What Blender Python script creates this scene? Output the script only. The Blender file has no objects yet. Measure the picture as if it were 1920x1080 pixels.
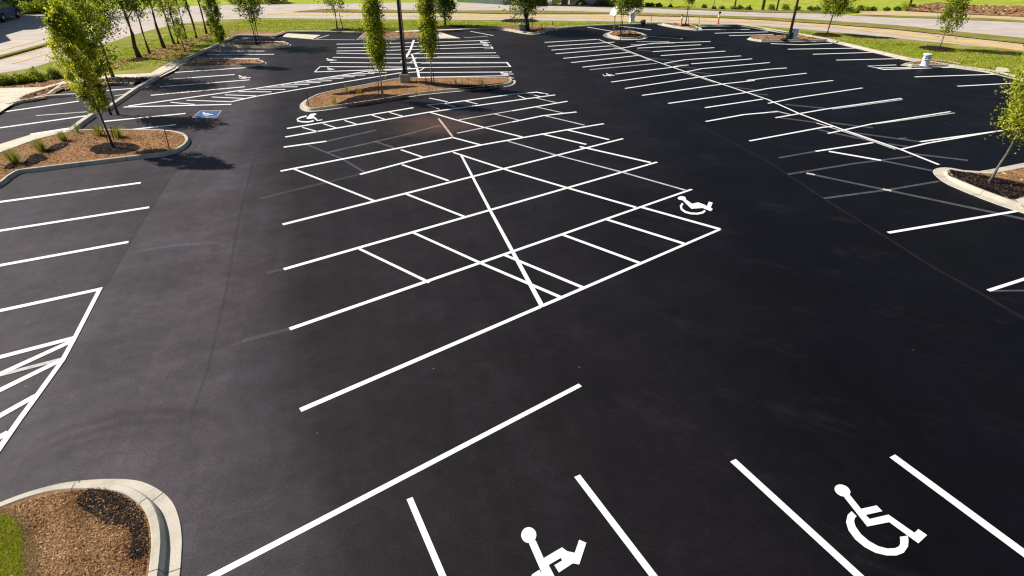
import bpy, bmesh, math, random
import numpy as np
from mathutils import Vector, geometry

sc = bpy.context.scene
COL = sc.collection
R = math.radians
rng = np.random.default_rng(7)
random.seed(7)

# ------------------------------------------------------------------ survey camera
F, TH, H = 1117.0, R(31.7), 9.5
def P(x, y, z=0.0):
    """photo point (1920x1080) -> point of the place at height z"""
    dx, dy = (x-960)/F, (y-540)/F
    d = (dx, math.cos(TH)-dy*math.sin(TH), -math.sin(TH)-dy*math.cos(TH))
    t = (z-H)/d[2]
    return Vector((d[0]*t, d[1]*t, z))
def proj(p):
    X, Y, Z = p[0], p[1], p[2]-H
    dep = Y*math.cos(TH)-Z*math.sin(TH)
    up = Y*math.sin(TH)+Z*math.cos(TH)
    return (960+F*X/dep, 540-F*up/dep)
def top_height(bx, by, ty):
    return H-P(bx, by).y*math.tan(TH+math.atan((ty-540)/F))
def PP(pts, z=0.0): return [P(x, y, z) for x, y in pts]

# ------------------------------------------------------------------ materials
def new_mat(name):
    m = bpy.data.materials.new(name); m.use_nodes = True
    nt = m.node_tree; b = nt.nodes['Principled BSDF']
    return m, nt, b
def N(nt, kind, **kw):
    n = nt.nodes.new(kind)
    for k, v in kw.items():
        if k in n.inputs: n.inputs[k].default_value = v
        else: setattr(n, k, v)
    return n
def coords(nt):
    return N(nt, 'ShaderNodeTexCoord').outputs['Object']
def noise(nt, vec, scale, detail=4, rough=.55):
    n = N(nt, 'ShaderNodeTexNoise', Scale=scale, Detail=detail, Roughness=rough)
    nt.links.new(vec, n.inputs['Vector']); return n.outputs['Fac']
def ramp(nt, fac, stops):
    r = N(nt, 'ShaderNodeValToRGB')
    e = r.color_ramp.elements
    while len(e) < len(stops): e.new(.5)
    for i, (p, c) in enumerate(stops):
        e[i].position = p
        e[i].color = (c, c, c, 1) if isinstance(c, (int, float)) else (*c, 1)
    nt.links.new(fac, r.inputs['Fac']); return r.outputs['Color']
def mix(nt, a, b, fac, mode='MIX'):
    n = N(nt, 'ShaderNodeMix', data_type='RGBA', blend_type=mode)
    for s, v in ((6, a), (7, b), (0, fac)):
        if hasattr(v, 'links'): nt.links.new(v, n.inputs[s])
        elif s == 0: n.inputs[0].default_value = v
        else: n.inputs[s].default_value = (*v, 1)
    return n.outputs[2]
def math_n(nt, op, a, b=0.0, clamp=False):
    n = N(nt, 'ShaderNodeMath', operation=op, use_clamp=clamp)
    for i, v in enumerate((a, b)):
        if hasattr(v, 'links'): nt.links.new(v, n.inputs[i])
        else: n.inputs[i].default_value = v
    return n.outputs[0]
def bump(nt, b, h, strength=.4, dist=.02):
    n = N(nt, 'ShaderNodeBump', Strength=strength, Distance=dist)
    nt.links.new(h, n.inputs['Height']); nt.links.new(n.outputs[0], b.inputs['Normal'])
def mapping(nt, vec, rot=0, scale=(1, 1, 1)):
    m = N(nt, 'ShaderNodeMapping', vector_type='TEXTURE'); m.inputs['Rotation'].default_value = (0, 0, rot)
    m.inputs['Scale'].default_value = tuple(1/q for q in scale)
    nt.links.new(vec, m.inputs['Vector']); return m.outputs[0]
def simple(name, col, rough=.6, var=.25, scale=6, metal=0):
    m, nt, b = new_mat(name); v = coords(nt)
    f = noise(nt, v, scale, 6)
    c = ramp(nt, f, [(.3, tuple(x*(1-var) for x in col)), (.7, tuple(min(1, x*(1+var)) for x in col))])
    nt.links.new(c, b.inputs['Base Color']); b.inputs['Roughness'].default_value = rough
    b.inputs['Metallic'].default_value = metal
    bump(nt, b, noise(nt, v, scale*12, 4), .2, .01)
    return m

def line_side(nt, vec, a, b_, soft, wob=.0):
    """0 left / 1 right of the ground line a->b_, with a soft wavy border"""
    d = (b_-a); d.z = 0; d.normalize(); n = Vector((d.y, -d.x, 0))
    dot = N(nt, 'ShaderNodeVectorMath', operation='DOT_PRODUCT')
    nt.links.new(vec, dot.inputs[0]); dot.inputs[1].default_value = n
    x = math_n(nt, 'SUBTRACT', dot.outputs['Value'], n.dot(a))
    if wob:
        w = math_n(nt, 'MULTIPLY', math_n(nt, 'SUBTRACT', noise(nt, vec, .25, 5), .5), wob)
        x = math_n(nt, 'ADD', x, w)
    return math_n(nt, 'ADD', math_n(nt, 'DIVIDE', x, soft), .5, True)

def asphalt_mat():
    m, nt, b = new_mat('asphalt'); v = coords(nt)
    # older grey coat left, fresh black coat right, with the sun's leftward sheen painted in
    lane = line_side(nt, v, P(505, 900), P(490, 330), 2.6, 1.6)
    lane_sheen = line_side(nt, v, P(1130, 900), P(1080, 200), 12.0, 5.0)
    old_sheen = (.058, .0505, .0605); mid = (.0172, .0146, .0176); new = (.0026, .0023, .0042)
    c = mix(nt, old_sheen, mid, lane)
    c = mix(nt, c, new, lane_sheen)
    stall = line_side(nt, v, P(200, 535), P(330, 318), .04)        # stall side of the left seam
    c = mix(nt, c, mix(nt, (.80, .79, .80), (1, 1, 1), stall), 1.0, 'MULTIPLY')
    # broad mottling and brush streaks
    f1 = noise(nt, v, .35, 8, .62)
    c = mix(nt, c, ramp(nt, f1, [(.28, .64), (.5, .97), (.75, 1.42)]), 1.0, 'MULTIPLY')
    ld = P(480, 300)-P(340, 800)
    st = noise(nt, mapping(nt, v, math.atan2(ld.y, ld.x), (.05, 1.5, 1)), 1.0, 7, .6)
    c = mix(nt, c, ramp(nt, st, [(.3, .86), (.52, 1.0), (.75, 1.18)]), 1.0, 'MULTIPLY')
    st2 = noise(nt, mapping(nt, v, R(35), (.10, 1.2, 1)), 1.0, 7, .6)
    c = mix(nt, c, ramp(nt, st2, [(.32, .88), (.52, 1.0), (.75, 1.14)]), 1.0, 'MULTIPLY')
    c = mix(nt, c, ramp(nt, noise(nt, v, 2.6, 8, .7), [(.3, .80), (.5, 1.0), (.7, 1.22)]), 1.0, 'MULTIPLY')
    c = mix(nt, c, mix(nt, c, (1.35, 1.02, .82), 1.0, 'MULTIPLY'), ramp(nt, noise(nt, v, .16, 4), [(.50, 0.0), (.68, .28)]))
    # pale dusty smears left by tyres
    du = noise(nt, mapping(nt, v, R(-28), (.5, 1.1, 1)), .6, 10, .74)
    c = mix(nt, c, (.034, .031, .033), ramp(nt, du, [(.55, 0.0), (.76, .32)]))
    # stone grain
    g = noise(nt, v, 24, 4, .85)
    c = mix(nt, c, ramp(nt, g, [(.30, .58), (.5, .97), (.70, 1.55)]), 1.0, 'MULTIPLY')
    # dark scuffs
    sc_ = ramp(nt, noise(nt, mapping(nt, v, R(25), (.5, 1.4, 1)), .55, 9, .7), [(.60, 0.0), (.72, 1.0)])
    c = mix(nt, c, mix(nt, c, (.62, .58, .60), 1.0, 'MULTIPLY'), sc_)
    # dusty orange stain beyond the grid
    p = P(818, 233)
    vm = N(nt, 'ShaderNodeVectorMath', operation='SUBTRACT'); nt.links.new(v, vm.inputs[0]); vm.inputs[1].default_value = p
    mp = mapping(nt, vm.outputs[0], 0, (.20, .26, 1))
    ln = N(nt, 'ShaderNodeVectorMath', operation='LENGTH'); nt.links.new(mp, ln.inputs[0])
    d = math_n(nt, 'SUBTRACT', 1.15, math_n(nt, 'ADD', ln.outputs['Value'], noise(nt, v, .7, 5)), True)
    c = mix(nt, c, (.16, .085, .06), math_n(nt, 'MULTIPLY', d, .75))
    # tyre scrub arcs by the near kerb
    cen = P(170, 960)
    vm = N(nt, 'ShaderNodeVectorMath', operation='DISTANCE'); nt.links.new(v, vm.inputs[0]); vm.inputs[1].default_value = cen
    rr = math_n(nt, 'ADD', vm.outputs['Value'], math_n(nt, 'MULTIPLY', noise(nt, v, .8, 3), .5))
    arc = ramp(nt, noise_1d(nt, rr, 2.2), [(.30, .45), (.6, 1.0)])
    near = ramp(nt, math_n(nt, 'DIVIDE', rr, 4.0), [(.50, 0.0), (.585, .55), (.615, .1), (.66, .9), (.71, .35), (.75, 1.0), (.83, 0.0)])
    vm = N(nt, 'ShaderNodeVectorMath', operation='DISTANCE'); nt.links.new(v, vm.inputs[0]); vm.inputs[1].default_value = P(215, 835)
    sd = math_n(nt, 'ADD', vm.outputs['Value'], math_n(nt, 'MULTIPLY', noise(nt, v, 1.1, 5), 1.4))
    scrub = ramp(nt, math_n(nt, 'DIVIDE', sd, 4.0), [(.30, 1.0), (.85, 0.0)])
    am = math_n(nt, 'MULTIPLY', math_n(nt, 'MULTIPLY', arc, near), scrub)
    c = mix(nt, c, mix(nt, c, (.50, .45, .47), 1.0, 'MULTIPLY'), am)
    # pale grit
    vo = N(nt, 'ShaderNodeTexVoronoi', Scale=.8); nt.links.new(v, vo.inputs['Vector'])
    c = mix(nt, c, (.25, .24, .23), ramp(nt, vo.outputs['Distance'], [(.010, .75), (.017, 0.0)]))
    nt.links.new(c, b.inputs['Base Color'])
    b.inputs['Specular IOR Level'].default_value = .11
    nt.links.new(ramp(nt, f1, [(.3, .62), (.7, .50)]), b.inputs['Roughness'])
    bump(nt, b, noise(nt, v, 55, 4, .7), .35, .012)
    return m
def noise_1d(nt, val, scale):
    n = N(nt, 'ShaderNodeTexNoise', noise_dimensions='1D', Scale=scale, Detail=4)
    nt.links.new(val, n.inputs['W']); return n.outputs['Fac']

def paint_mat(name, col=(.80, .80, .78), wear=.0, alpha=None):
    m, nt, b = new_mat(name); v = coords(nt)
    c = ramp(nt, noise(nt, v, 3.0, 7, .65), [(.3, tuple(x*.86 for x in col)), (.65, col)])
    nt.links.new(c, b.inputs['Base Color']); b.inputs['Roughness'].default_value = .62
    if alpha is None:
        a = ramp(nt, noise(nt, v, 30, 5, .75), [(.20, .35), (.34, 1.0)])
    else:
        a = ramp(nt, noise(nt, v, 2.2, 7, .7), [(.25, alpha*.35), (.7, alpha)])
    nt.links.new(a, b.inputs['Alpha'])
    return m

def concrete_mat(name, col=(.50, .46, .39)):
    m, nt, b = new_mat(name); v = coords(nt)
    c = ramp(nt, noise(nt, v, 1.4, 8, .65), [(.28, tuple(x*.66 for x in col)), (.50, col), (.75, tuple(x*1.12 for x in col))])
    c = mix(nt, c, ramp(nt, noise(nt, v, 40, 3, .8), [(.3, .80), (.6, 1.06)]), 1.0, 'MULTIPLY')
    nt.links.new(c, b.inputs['Base Color']); b.inputs['Roughness'].default_value = .85
    bump(nt, b, noise(nt, v, 60, 4), .25, .01)
    return m

def mulch_mat(name, lo, mid, hi, scale=26):
    m, nt, b = new_mat(name); v = coords(nt)
    f = noise(nt, v, scale, 6, .75)
    c = ramp(nt, f, [(.30, lo), (.5, mid), (.72, hi)])
    c = mix(nt, c, ramp(nt, noise(nt, v, 1.1, 6), [(.3, .74), (.7, 1.22)]), 1.0, 'MULTIPLY')
    nt.links.new(c, b.inputs['Base Color']); b.inputs['Roughness'].default_value = .95
    b.inputs['Specular IOR Level'].default_value = .1
    bump(nt, b, f, .9, .05)
    return m
def attr_mat(name, stops, rough=.7, trans=0.0, tcol=None, spec=.25):
    m, nt, b = new_mat(name)
    a = N(nt, 'ShaderNodeAttribute', attribute_name='tone')
    c = ramp(nt, a.outputs['Fac'], stops)
    nt.links.new(c, b.inputs['Base Color']); b.inputs['Roughness'].default_value = rough
    b.inputs['Specular IOR Level'].default_value = spec
    if trans:
        t = N(nt, 'ShaderNodeBsdfTranslucent')
        nt.links.new(mix(nt, c, tcol, 1.0, 'MULTIPLY'), t.inputs['Color'])
        ms = N(nt, 'ShaderNodeMixShader', Fac=trans)
        nt.links.new(b.outputs[0], ms.inputs[1]); nt.links.new(t.outputs[0], ms.inputs[2])
        nt.links.new(ms.outputs[0], nt.nodes['Material Output'].inputs['Surface'])
    return m

def grass_mat(name, dark, mid, light, dry):
    m, nt, b = new_mat(name); v = coords(nt)
    c = ramp(nt, noise(nt, v, 7, 8, .75), [(.25, dark), (.5, mid), (.75, light)])
    d = noise(nt, mapping(nt, v, 0, (.16, .5, 1)), 1.0, 9, .68)
    c = mix(nt, c, dry, ramp(nt, d, [(.43, 0.0), (.62, .9)]))
    c = mix(nt, c, ramp(nt, noise(nt, mapping(nt, v, R(8), (.4, 1.6, 1)), 1.2, 7), [(.3, .66), (.7, 1.25)]), 1.0, 'MULTIPLY')
    nt.links.new(c, b.inputs['Base Color']); b.inputs['Roughness'].default_value = .9
    b.inputs['Specular IOR Level'].default_value = .1
    bump(nt, b, noise(nt, v, 16, 6, .8), .8, .08)
    return m

def road_mat(name, col, rot):
    m, nt, b = new_mat(name); v = coords(nt)
    c = ramp(nt, noise(nt, v, .5, 8, .65), [(.3, tuple(x*.84 for x in col)), (.7, tuple(x*1.10 for x in col))])
    st = noise(nt, mapping(nt, v, rot, (.03, 1.3, 1)), 1.0, 5, .6)
    c = mix(nt, c, ramp(nt, st, [(.3, .80), (.55, 1.0), (.75, 1.08)]), 1.0, 'MULTIPLY')
    nt.links.new(c, b.inputs['Base Color']); b.inputs['Roughness'].default_value = .85
    return m

M = {}
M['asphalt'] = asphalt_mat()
M['paint'] = paint_mat('white_paint', (.84, .84, .84))
M['faded'] = paint_mat('faded_paint', (.60, .59, .62), alpha=.18)
M['half'] = paint_mat('thin_paint', (.72, .71, .71), alpha=.95)
M['ghost'] = paint_mat('ghost_paint', (.40, .38, .41), alpha=.10)
M['pinkish'] = paint_mat('dusty_paint', (.74, .60, .54), alpha=.95)
M['blue'] = paint_mat('blue_paint', (.012, .078, .27))
M['edge'] = paint_mat('worn_edge_paint', (.70, .71, .73), alpha=.72)
M['yellow'] = paint_mat('yellow_paint', (.80, .50, .10))
M['concrete'] = concrete_mat('kerb_concrete', (.50, .46, .385))
M['pad'] = concrete_mat('pad_concrete', (.62, .55, .45))
M['joint'] = simple('joint_dark', (.12, .11, .10), .9)  # dark tone of the kerb's control joints
M['seam'] = paint_mat('seam_sealant', (.012, .011, .014), alpha=.32)
M['seam_pale'] = paint_mat('worn_seam', (.18, .17, .20), alpha=.08)
M['mulch'] = mulch_mat('bark_mulch', (.15, .068, .030), (.34, .185, .088), (.52, .33, .18), 34)
M['straw'] = mulch_mat('pine_straw', (.17, .085, .042), (.33, .19, .098), (.48, .32, .18), 18)
M['darkmulch'] = mulch_mat('dark_mulch', (.005, .003, .003), (.020, .011, .010), (.07, .042, .036), 26)
M['chips'] = attr_mat('wood_chips', [(0, (.06, .028, .012)), (.35, (.25, .128, .056)), (.75, (.46, .27, .135)), (1, (.70, .49, .29))], .9, spec=.1)
M['darkchips'] = attr_mat('dark_chips', [(0, (.003, .002, .002)), (.5, (.018, .010, .009)), (.85, (.075, .045, .036)), (1, (.20, .13, .10))], .8, spec=.2)
M['grass'] = grass_mat('lawn_grass', (.105, .135, .010), (.215, .250, .022), (.31, .335, .042), (.37, .30, .10))
M['field'] = grass_mat('field_grass', (.21, .29, .015), (.30, .39, .024), (.38, .46, .04), (.42, .42, .08))
M['median'] = grass_mat('median_grass', (.13, .14, .02), (.21, .22, .034), (.29, .28, .06), (.32, .25, .10))
M['blades'] = attr_mat('grass_blades', [(0, (.13, .21, .006)), (.5, (.33, .42, .014)), (.85, (.48, .53, .03)), (1, (.56, .47, .15))], .6, .35, (1.2, 1.25, .6))
M['tuftblades'] = attr_mat('tuft_blades', [(0, (.07, .10, .008)), (.5, (.20, .23, .025)), (1, (.48, .45, .14))], .6, .35, (1.2, 1.2, .6))
M['dryblades'] = attr_mat('dry_blades', [(0, (.26, .19, .08)), (.6, (.50, .41, .22)), (1, (.70, .60, .38))], .8, .2, (1.1, 1, .8))
M['road'] = road_mat('road_surface', (.50, .435, .39), R(-3))
M['lane'] = road_mat('sandy_lane', (.56, .42, .225), R(-3))
GR = [(0, (.024, .046, .004)), (.3, (.12, .18, .010)), (.65, (.31, .385, .020)), (1, (.54, .56, .06))]
M['leaf'] = attr_mat('leaf_green', GR, .5, .5, (1.35, 1.3, .5), .35)
M['leafy'] = attr_mat('leaf_yellow', [(0, (.04, .065, .004)), (.28, (.18, .25, .012)), (.6, (.43, .50, .026)), (1, (.66, .66, .09))], .5, .5, (1.3, 1.2, .5), .35)
M['leafd'] = attr_mat('leaf_dark', [(0, (.012, .026, .003)), (.4, (.055, .100, .008)), (.8, (.15, .22, .016)), (1, (.30, .38, .04))], .5, .3, (1.3, 1.3, .5), .35)
M['bark'] = simple('bark', (.060, .042, .030), .9, .4, 9)
M['palebark'] = simple('pale_bark', (.24, .19, .16), .85, .35, 9)
M['black'] = simple('black_metal', (.012, .011, .012), .45, .2)
M['brownmetal'] = simple('brown_metal', (.10, .062, .048), .6, .3)
M['wood'] = simple('post_wood', (.10, .062, .040), .85, .35)
M['hydrant'] = simple('hydrant_paint', (.70, .74, .84), .4, .08)
M['white'] = simple('white_metal', (.80, .80, .78), .45, .06)
M['steel'] = simple('grey_steel', (.36, .36, .37), .4, .15)
M['orange'] = simple('orange_plastic', (.75, .13, .025), .5, .1)
M['rock'] = simple('dark_rock', (.018, .015, .014), .9, .3)
M['block'] = concrete_mat('block_concrete', (.34, .32, .275))
M['wallpale'] = simple('pale_wall', (.42, .43, .43), .8, .12, 2)
M['wallblue'] = simple('bluish_wall', (.26, .33, .36), .8, .12, 1)
M['pier'] = simple('brown_pier', (.13, .10, .085), .85, .25, 3)
M['darkwall'] = simple('dark_wall', (.022, .022, .030), .7, .3, 1)
M['roof'] = simple('roof_shingle', (.045, .040, .042), .85, .3, 4)
M['car'] = simple('blue_carpaint', (.010, .045, .20), .35, .05, 1)
M['car'].node_tree.nodes['Principled BSDF'].inputs['Specular IOR Level'].default_value = .2
M['glass'] = simple('dark_glass', (.010, .012, .018), .08, .1)
M['tyre'] = simple('tyre_rubber', (.012, .012, .013), .85, .2)
M['rim'] = simple('alloy_rim', (.45, .46, .48), .3, .1, 6, .8)
M['trim'] = simple('bright_trim', (.55, .60, .68), .3, .1)
M['lens'] = simple('red_lens', (.35, .01, .01), .25, .1)

# ------------------------------------------------------------------ object helpers
def tag(o, label=None, cat=None, group=None, kind=None):
    for k, v in (('label', label), ('category', cat), ('group', group), ('kind', kind)):
        if v: o[k] = v
    return o
def empty(name, loc, label, cat, group=None, kind=None, rz=0):
    o = bpy.data.objects.new(name, None); COL.objects.link(o)
    o.location = loc; o.rotation_euler[2] = rz; o.empty_display_size = .2
    return tag(o, label, cat, group, kind)
def link(name, me, mats, parent=None, local=False):
    o = bpy.data.objects.new(name, me); COL.objects.link(o)
    for m in (mats if isinstance(mats, (list, tuple)) else [mats]): me.materials.append(m)
    if parent:
        o.parent = parent
        if not local:      # mesh given in place coordinates
            o.location = -Vector(parent.location)
    return o
def mesh_py(name, verts, faces, mats, parent=None, local=False, smooth=False, mi=None):
    me = bpy.data.meshes.new(name)
    me.from_pydata([tuple(v) for v in verts], [], faces)
    if smooth: me.polygons.foreach_set('use_smooth', [True]*len(me.polygons))
    if mi: me.polygons.foreach_set('material_index', mi)
    me.update()
    return link(name, me, mats, parent, local)
class MB:
    """collects boxes, tubes and strips, then links them as one mesh"""
    def __init__(s): s.v = []; s.f = []; s.m = []
    def add(s, vs, fs, m=0):
        k = len(s.v); s.v += [Vector(v) for v in vs]; s.f += [tuple(i+k for i in f) for f in fs]; s.m += [m]*len(fs)
    def box(s, c, d, m=0, rz=0, taper=1.0, bev=0.0):
        x, y, z = (q/2 for q in d); cs, sn = math.cos(rz), math.sin(rz); vs = []
        b = bev or min(x, y)*.08
        def ring(xx, yy, zz):
            for px_, py_ in ((-xx+b, -yy), (xx-b, -yy), (xx, -yy+b), (xx, yy-b), (xx-b, yy), (-xx+b, yy), (-xx, yy-b), (-xx, -yy+b)):
                vs.append((c[0]+px_*cs-py_*sn, c[1]+px_*sn+py_*cs, c[2]+zz))
        zb = min(b, z*.5)
        ring(x, y, -z); ring(x*taper, y*taper, z-zb); ring(max(b*1.01, x*taper-zb*.7), max(b*1.01, y*taper-zb*.7), z)
        fs = [tuple(range(7, -1, -1)), tuple(range(16, 24))]
        for r in (0, 8):
            fs += [(r+i, r+(i+1) % 8, r+8+(i+1) % 8, r+8+i) for i in range(8)]
        s.add(vs, fs, m)
    def tube(s, pts, rad, n=8, m=0, cap=True):
        pts = [Vector(p) for p in pts]; vs = []; fs = []
        for i, p in enumerate(pts):
            d = (pts[min(i+1, len(pts)-1)]-pts[max(i-1, 0)]).normalized()
            a = d.cross(Vector((0, 0, 1)));  a = Vector((1, 0, 0)) if a.length < 1e-3 else a.normalized()
            b = d.cross(a).normalized(); r = rad[i] if isinstance(rad, (list, tuple)) else rad
            for k in range(n):
                t = 2*math.pi*k/n; vs.append(p+a*math.cos(t)*r+b*math.sin(t)*r)
        for i in range(len(pts)-1):
            for k in range(n): fs.append((i*n+k, i*n+(k+1) % n, (i+1)*n+(k+1) % n, (i+1)*n+k))
        if cap:
            fs.append(tuple(range(n-1, -1, -1))); fs.append(tuple((len(pts)-1)*n+k for k in range(n)))
        s.add(vs, fs, m)
    def lathe(s, c, prof, n=16, m=0):
        s.tube([(c[0], c[1], c[2]+z) for r, z in prof], [r for r, z in prof], n, m)
    def build(s, name, mats, parent=None, smooth=False, local=False):
        return mesh_py(name, s.v, s.f, mats, parent, local, smooth, s.m)

def area2(p): return sum(a.x*b.y-b.x*a.y for a, b in zip(p, p[1:]+p[:1]))
def smooth_poly(p, n=4, closed=True):
    out = []; L = len(p)
    for i in range(L if closed else L-1):
        g = (lambda k: p[k % L]) if closed else (lambda k: p[max(0, min(L-1, k))])
        a, b, c, d = g(i-1), g(i), g(i+1), g(i+2)
        for k in range(n):
            t = k/n
            out.append(.5*((2*b)+(c-a)*t+(2*a-5*b+4*c-d)*t*t+(3*b-a-3*c+d)*t*t*t))
    if not closed: out.append(p[-1])
    return out
def offset(p, d, closed=True):
    """shift a path to its left by d"""
    out = []; L = len(p)
    for i in range(L):
        a = p[(i-1) % L] if closed or i > 0 else None
        c = p[(i+1) % L] if closed or i < L-1 else None
        ns = []
        for u, w in ((a, p[i]), (p[i], c)):
            if u is None or w is None: continue
            t = w-u
            if t.length > 1e-6: t.normalize(); ns.append(Vector((-t.y, t.x, 0)))
        n = sum(ns, Vector((0, 0, 0)))
        if n.length < 1e-4: n = ns[0]
        n.normalize(); k = max(.45, n.dot(ns[0]))
        out.append(p[i]+n*(d/k))
    return out
def flat(name, poly, z, mats, parent=None, wob=0, sub=0):
    """filled polygon sheet"""
    pts = [Vector((q.x, q.y, 0)) for q in poly]
    if wob:
        fine = []
        for a, b in zip(pts, pts[1:]+pts[:1]):
            n = max(1, int((b-a).length/max(wob*2.5, .08)))
            for k in range(min(n, 60)):
                q = a.lerp(b, k/min(n, 60)); fine.append(q+Vector((random.gauss(0, wob), random.gauss(0, wob), 0)))
        pts = fine
    tri = geometry.tessellate_polygon([pts])
    fs = []
    for t in tri:
        a, b, c = (pts[i] for i in t)
        fs.append(tuple(t) if (b-a).cross(c-a).z > 0 else tuple(reversed(t)))
    return mesh_py(name, [(q.x, q.y, z) for q in pts], fs, mats, parent)
def mask_in(poly, q):
    xs = [v.x for v in poly]; ys = [v.y for v in poly]; c = np.zeros(len(q), bool); j = len(xs)-1
    for i in range(len(xs)):
        c ^= ((ys[i] > q[:, 1]) != (ys[j] > q[:, 1])) & (q[:, 0] < (xs[j]-xs[i])*(q[:, 1]-ys[i])/(ys[j]-ys[i]+1e-12)+xs[i]); j = i
    return c
def inside(poly, n, r=rng):
    xs = np.array([q.x for q in poly]); ys = np.array([q.y for q in poly]); out = []
    got = 0
    while got < n:
        q = r.uniform((xs.min(), ys.min()), (xs.max(), ys.max()), (n*2, 2))
        c = np.zeros(len(q), bool); j = len(xs)-1
        for i in range(len(xs)):
            cond = ((ys[i] > q[:, 1]) != (ys[j] > q[:, 1])) & (q[:, 0] < (xs[j]-xs[i])*(q[:, 1]-ys[i])/(ys[j]-ys[i]+1e-12)+xs[i])
            c ^= cond; j = i
        out.append(q[c]); got += int(c.sum())
    return np.concatenate(out)[:n]
def tri_mesh(name, V, Fc, tone, mats, parent=None):
    """numpy triangles with a per-face tone attribute"""
    me = bpy.data.meshes.new(name)
    me.vertices.add(len(V)); me.vertices.foreach_set('co', V.astype(np.float32).ravel())
    me.loops.add(len(Fc)*3); me.loops.foreach_set('vertex_index', Fc.astype(np.int32).ravel())
    me.polygons.add(len(Fc)); me.polygons.foreach_set('loop_start', np.arange(0, len(Fc)*3, 3, dtype=np.int32))
    a = me.attributes.new('tone', 'FLOAT', 'FACE'); a.data.foreach_set('value', tone.astype(np.float32))
    me.update(calc_edges=True); me.validate()
    return link(name, me, mats, parent)
def rand_frames(n, r, up=0.0):
    u = r.normal(size=(n, 3)); u /= np.linalg.norm(u, axis=1)[:, None]
    w = r.normal(size=(n, 3)); w[:, 2] += up*.8; w[:, 0] -= up*.8; w[:, 1] -= up*.1; u -= w*(np.sum(u*w, 1)/np.sum(w*w, 1))[:, None]*(.0 if up == 0 else .75); u /= np.linalg.norm(u, axis=1)[:, None]
    v = np.cross(u, w); v /= np.linalg.norm(v, axis=1)[:, None]+1e-9
    return u, v, np.cross(u, v)
def leaves(C, size, r, tone, asp=.62, fold=.25):
    """folded leaf shapes at the points C"""
    n = len(C); u, v, w = rand_frames(n, r, 1.0)
    s = (size*r.uniform(.65, 1.35, n))[:, None]
    V = np.empty((n, 4, 3)); V[:, 0] = C-u*s*.5; V[:, 2] = C+u*s*.5
    V[:, 1] = C+v*s*asp*.5+w*s*fold; V[:, 3] = C-v*s*asp*.5+w*s*fold
    k = np.arange(n)[:, None]*4
    Fc = np.concatenate([k+np.array([0, 1, 2]), k+np.array([0, 2, 3])])
    return V.reshape(-1, 3), Fc, np.concatenate([tone, tone])
def chips(name, poly, n, size, z, mat, parent, bias=0.0, skip=()):
    p = inside(poly, n)
    for sk_ in skip: p = p[~mask_in(sk_, p)]
    n = len(p); C = np.column_stack([p, z+rng.uniform(.004, .03, n)])
    a = rng.uniform(0, 2*np.pi, n); s = size*rng.uniform(.5, 1.5, n)
    u = np.column_stack([np.cos(a), np.sin(a), rng.normal(0, .28, n)])*s[:, None]
    v = np.column_stack([-np.sin(a), np.cos(a), rng.normal(0, .4, n)])*(s*rng.uniform(.2, .5, n))[:, None]
    V = np.stack([C-u-v, C+u-v*.7, C+u*.8+v, C-u*.9+v*.8], 1)
    k = np.arange(n)[:, None]*4
    Fc = np.concatenate([k+np.array([0, 1, 2]), k+np.array([0, 2, 3])])
    t = np.clip(rng.beta(1.7, 1.9, n)+bias+.13*np.sin(p[:, 0]*2.3+1)*np.cos(p[:, 1]*2.9)+.07*np.sin(p[:, 0]*7+p[:, 1]*5), 0, 1)
    return tri_mesh(name, V.reshape(-1, 3), Fc, np.concatenate([t, t]), mat, parent)
def blades(name, pts, h, z, mat, parent=None, w=.012, lean=.35, dry=0.0):
    n = len(pts); C = np.column_stack([pts, np.full(n, z)])
    a = rng.uniform(0, 2*np.pi, n); hh = h*rng.uniform(.5, 1.3, n)
    u = np.column_stack([np.cos(a), np.sin(a), np.zeros(n)])*w
    tip = C+np.column_stack([rng.normal(0, lean, n)*hh, rng.normal(0, lean, n)*hh, hh])
    V = np.stack([C-u, C+u, tip], 1); Fc = np.arange(n*3).reshape(n, 3)
    return tri_mesh(name, V.reshape(-1, 3), Fc, np.clip(rng.beta(2, 2, n)+dry, 0, 1), mat, parent)

# ------------------------------------------------------------------ ground sheets
g = flat('ground', [Vector((-900, -300, 0)), Vector((900, -300, 0)), Vector((900, 1500, 0)), Vector((-900, 1500, 0))], -.06, M['field'])
tag(g, 'bright green open field and lawn around the car park', 'ground', kind='structure')

INNER = [(2500, 320), (2200, 218), (1920, 152), (1850, 135), (1700, 112.5), (1545, 75), (1440, 57), (1385, 48.5), (1232, 45.5), (1100, 50.5),
         (1048, 55), (1010, 58), (960, 56), (935, 54.5), (866, 57.5), (742, 61.5), (680, 63.5), (600, 61.5), (536, 62), (520, 68), (452, 68), (420, 81), (405, 88.5),
         (355, 111), (330, 130.5), (290, 146), (262, 154), (203, 158), (118, 166), (95, 179), (35, 191), (0, 209), (-300, 330)]
NEAR = [(-400, 265), (-150, 176), (0, 136.5), (20, 134), (60, 127), (115, 110), (240, 68), (280, 57), (330, 45), (400, 38), (480, 33.5), (700, 36), (960, 37.5),
        (1200, 40.5), (1440, 49), (1540, 57.5), (1690, 72.5), (1910, 94), (2200, 128), (2600, 190)]
lot_back = [(x, y-.6) for x, y in INNER]
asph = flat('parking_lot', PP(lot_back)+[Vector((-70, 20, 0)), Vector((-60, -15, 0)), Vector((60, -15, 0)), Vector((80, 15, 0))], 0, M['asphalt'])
tag(asph, 'freshly sealed dark asphalt car park surface with white painted bays', 'parking lot', kind='structure')

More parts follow.
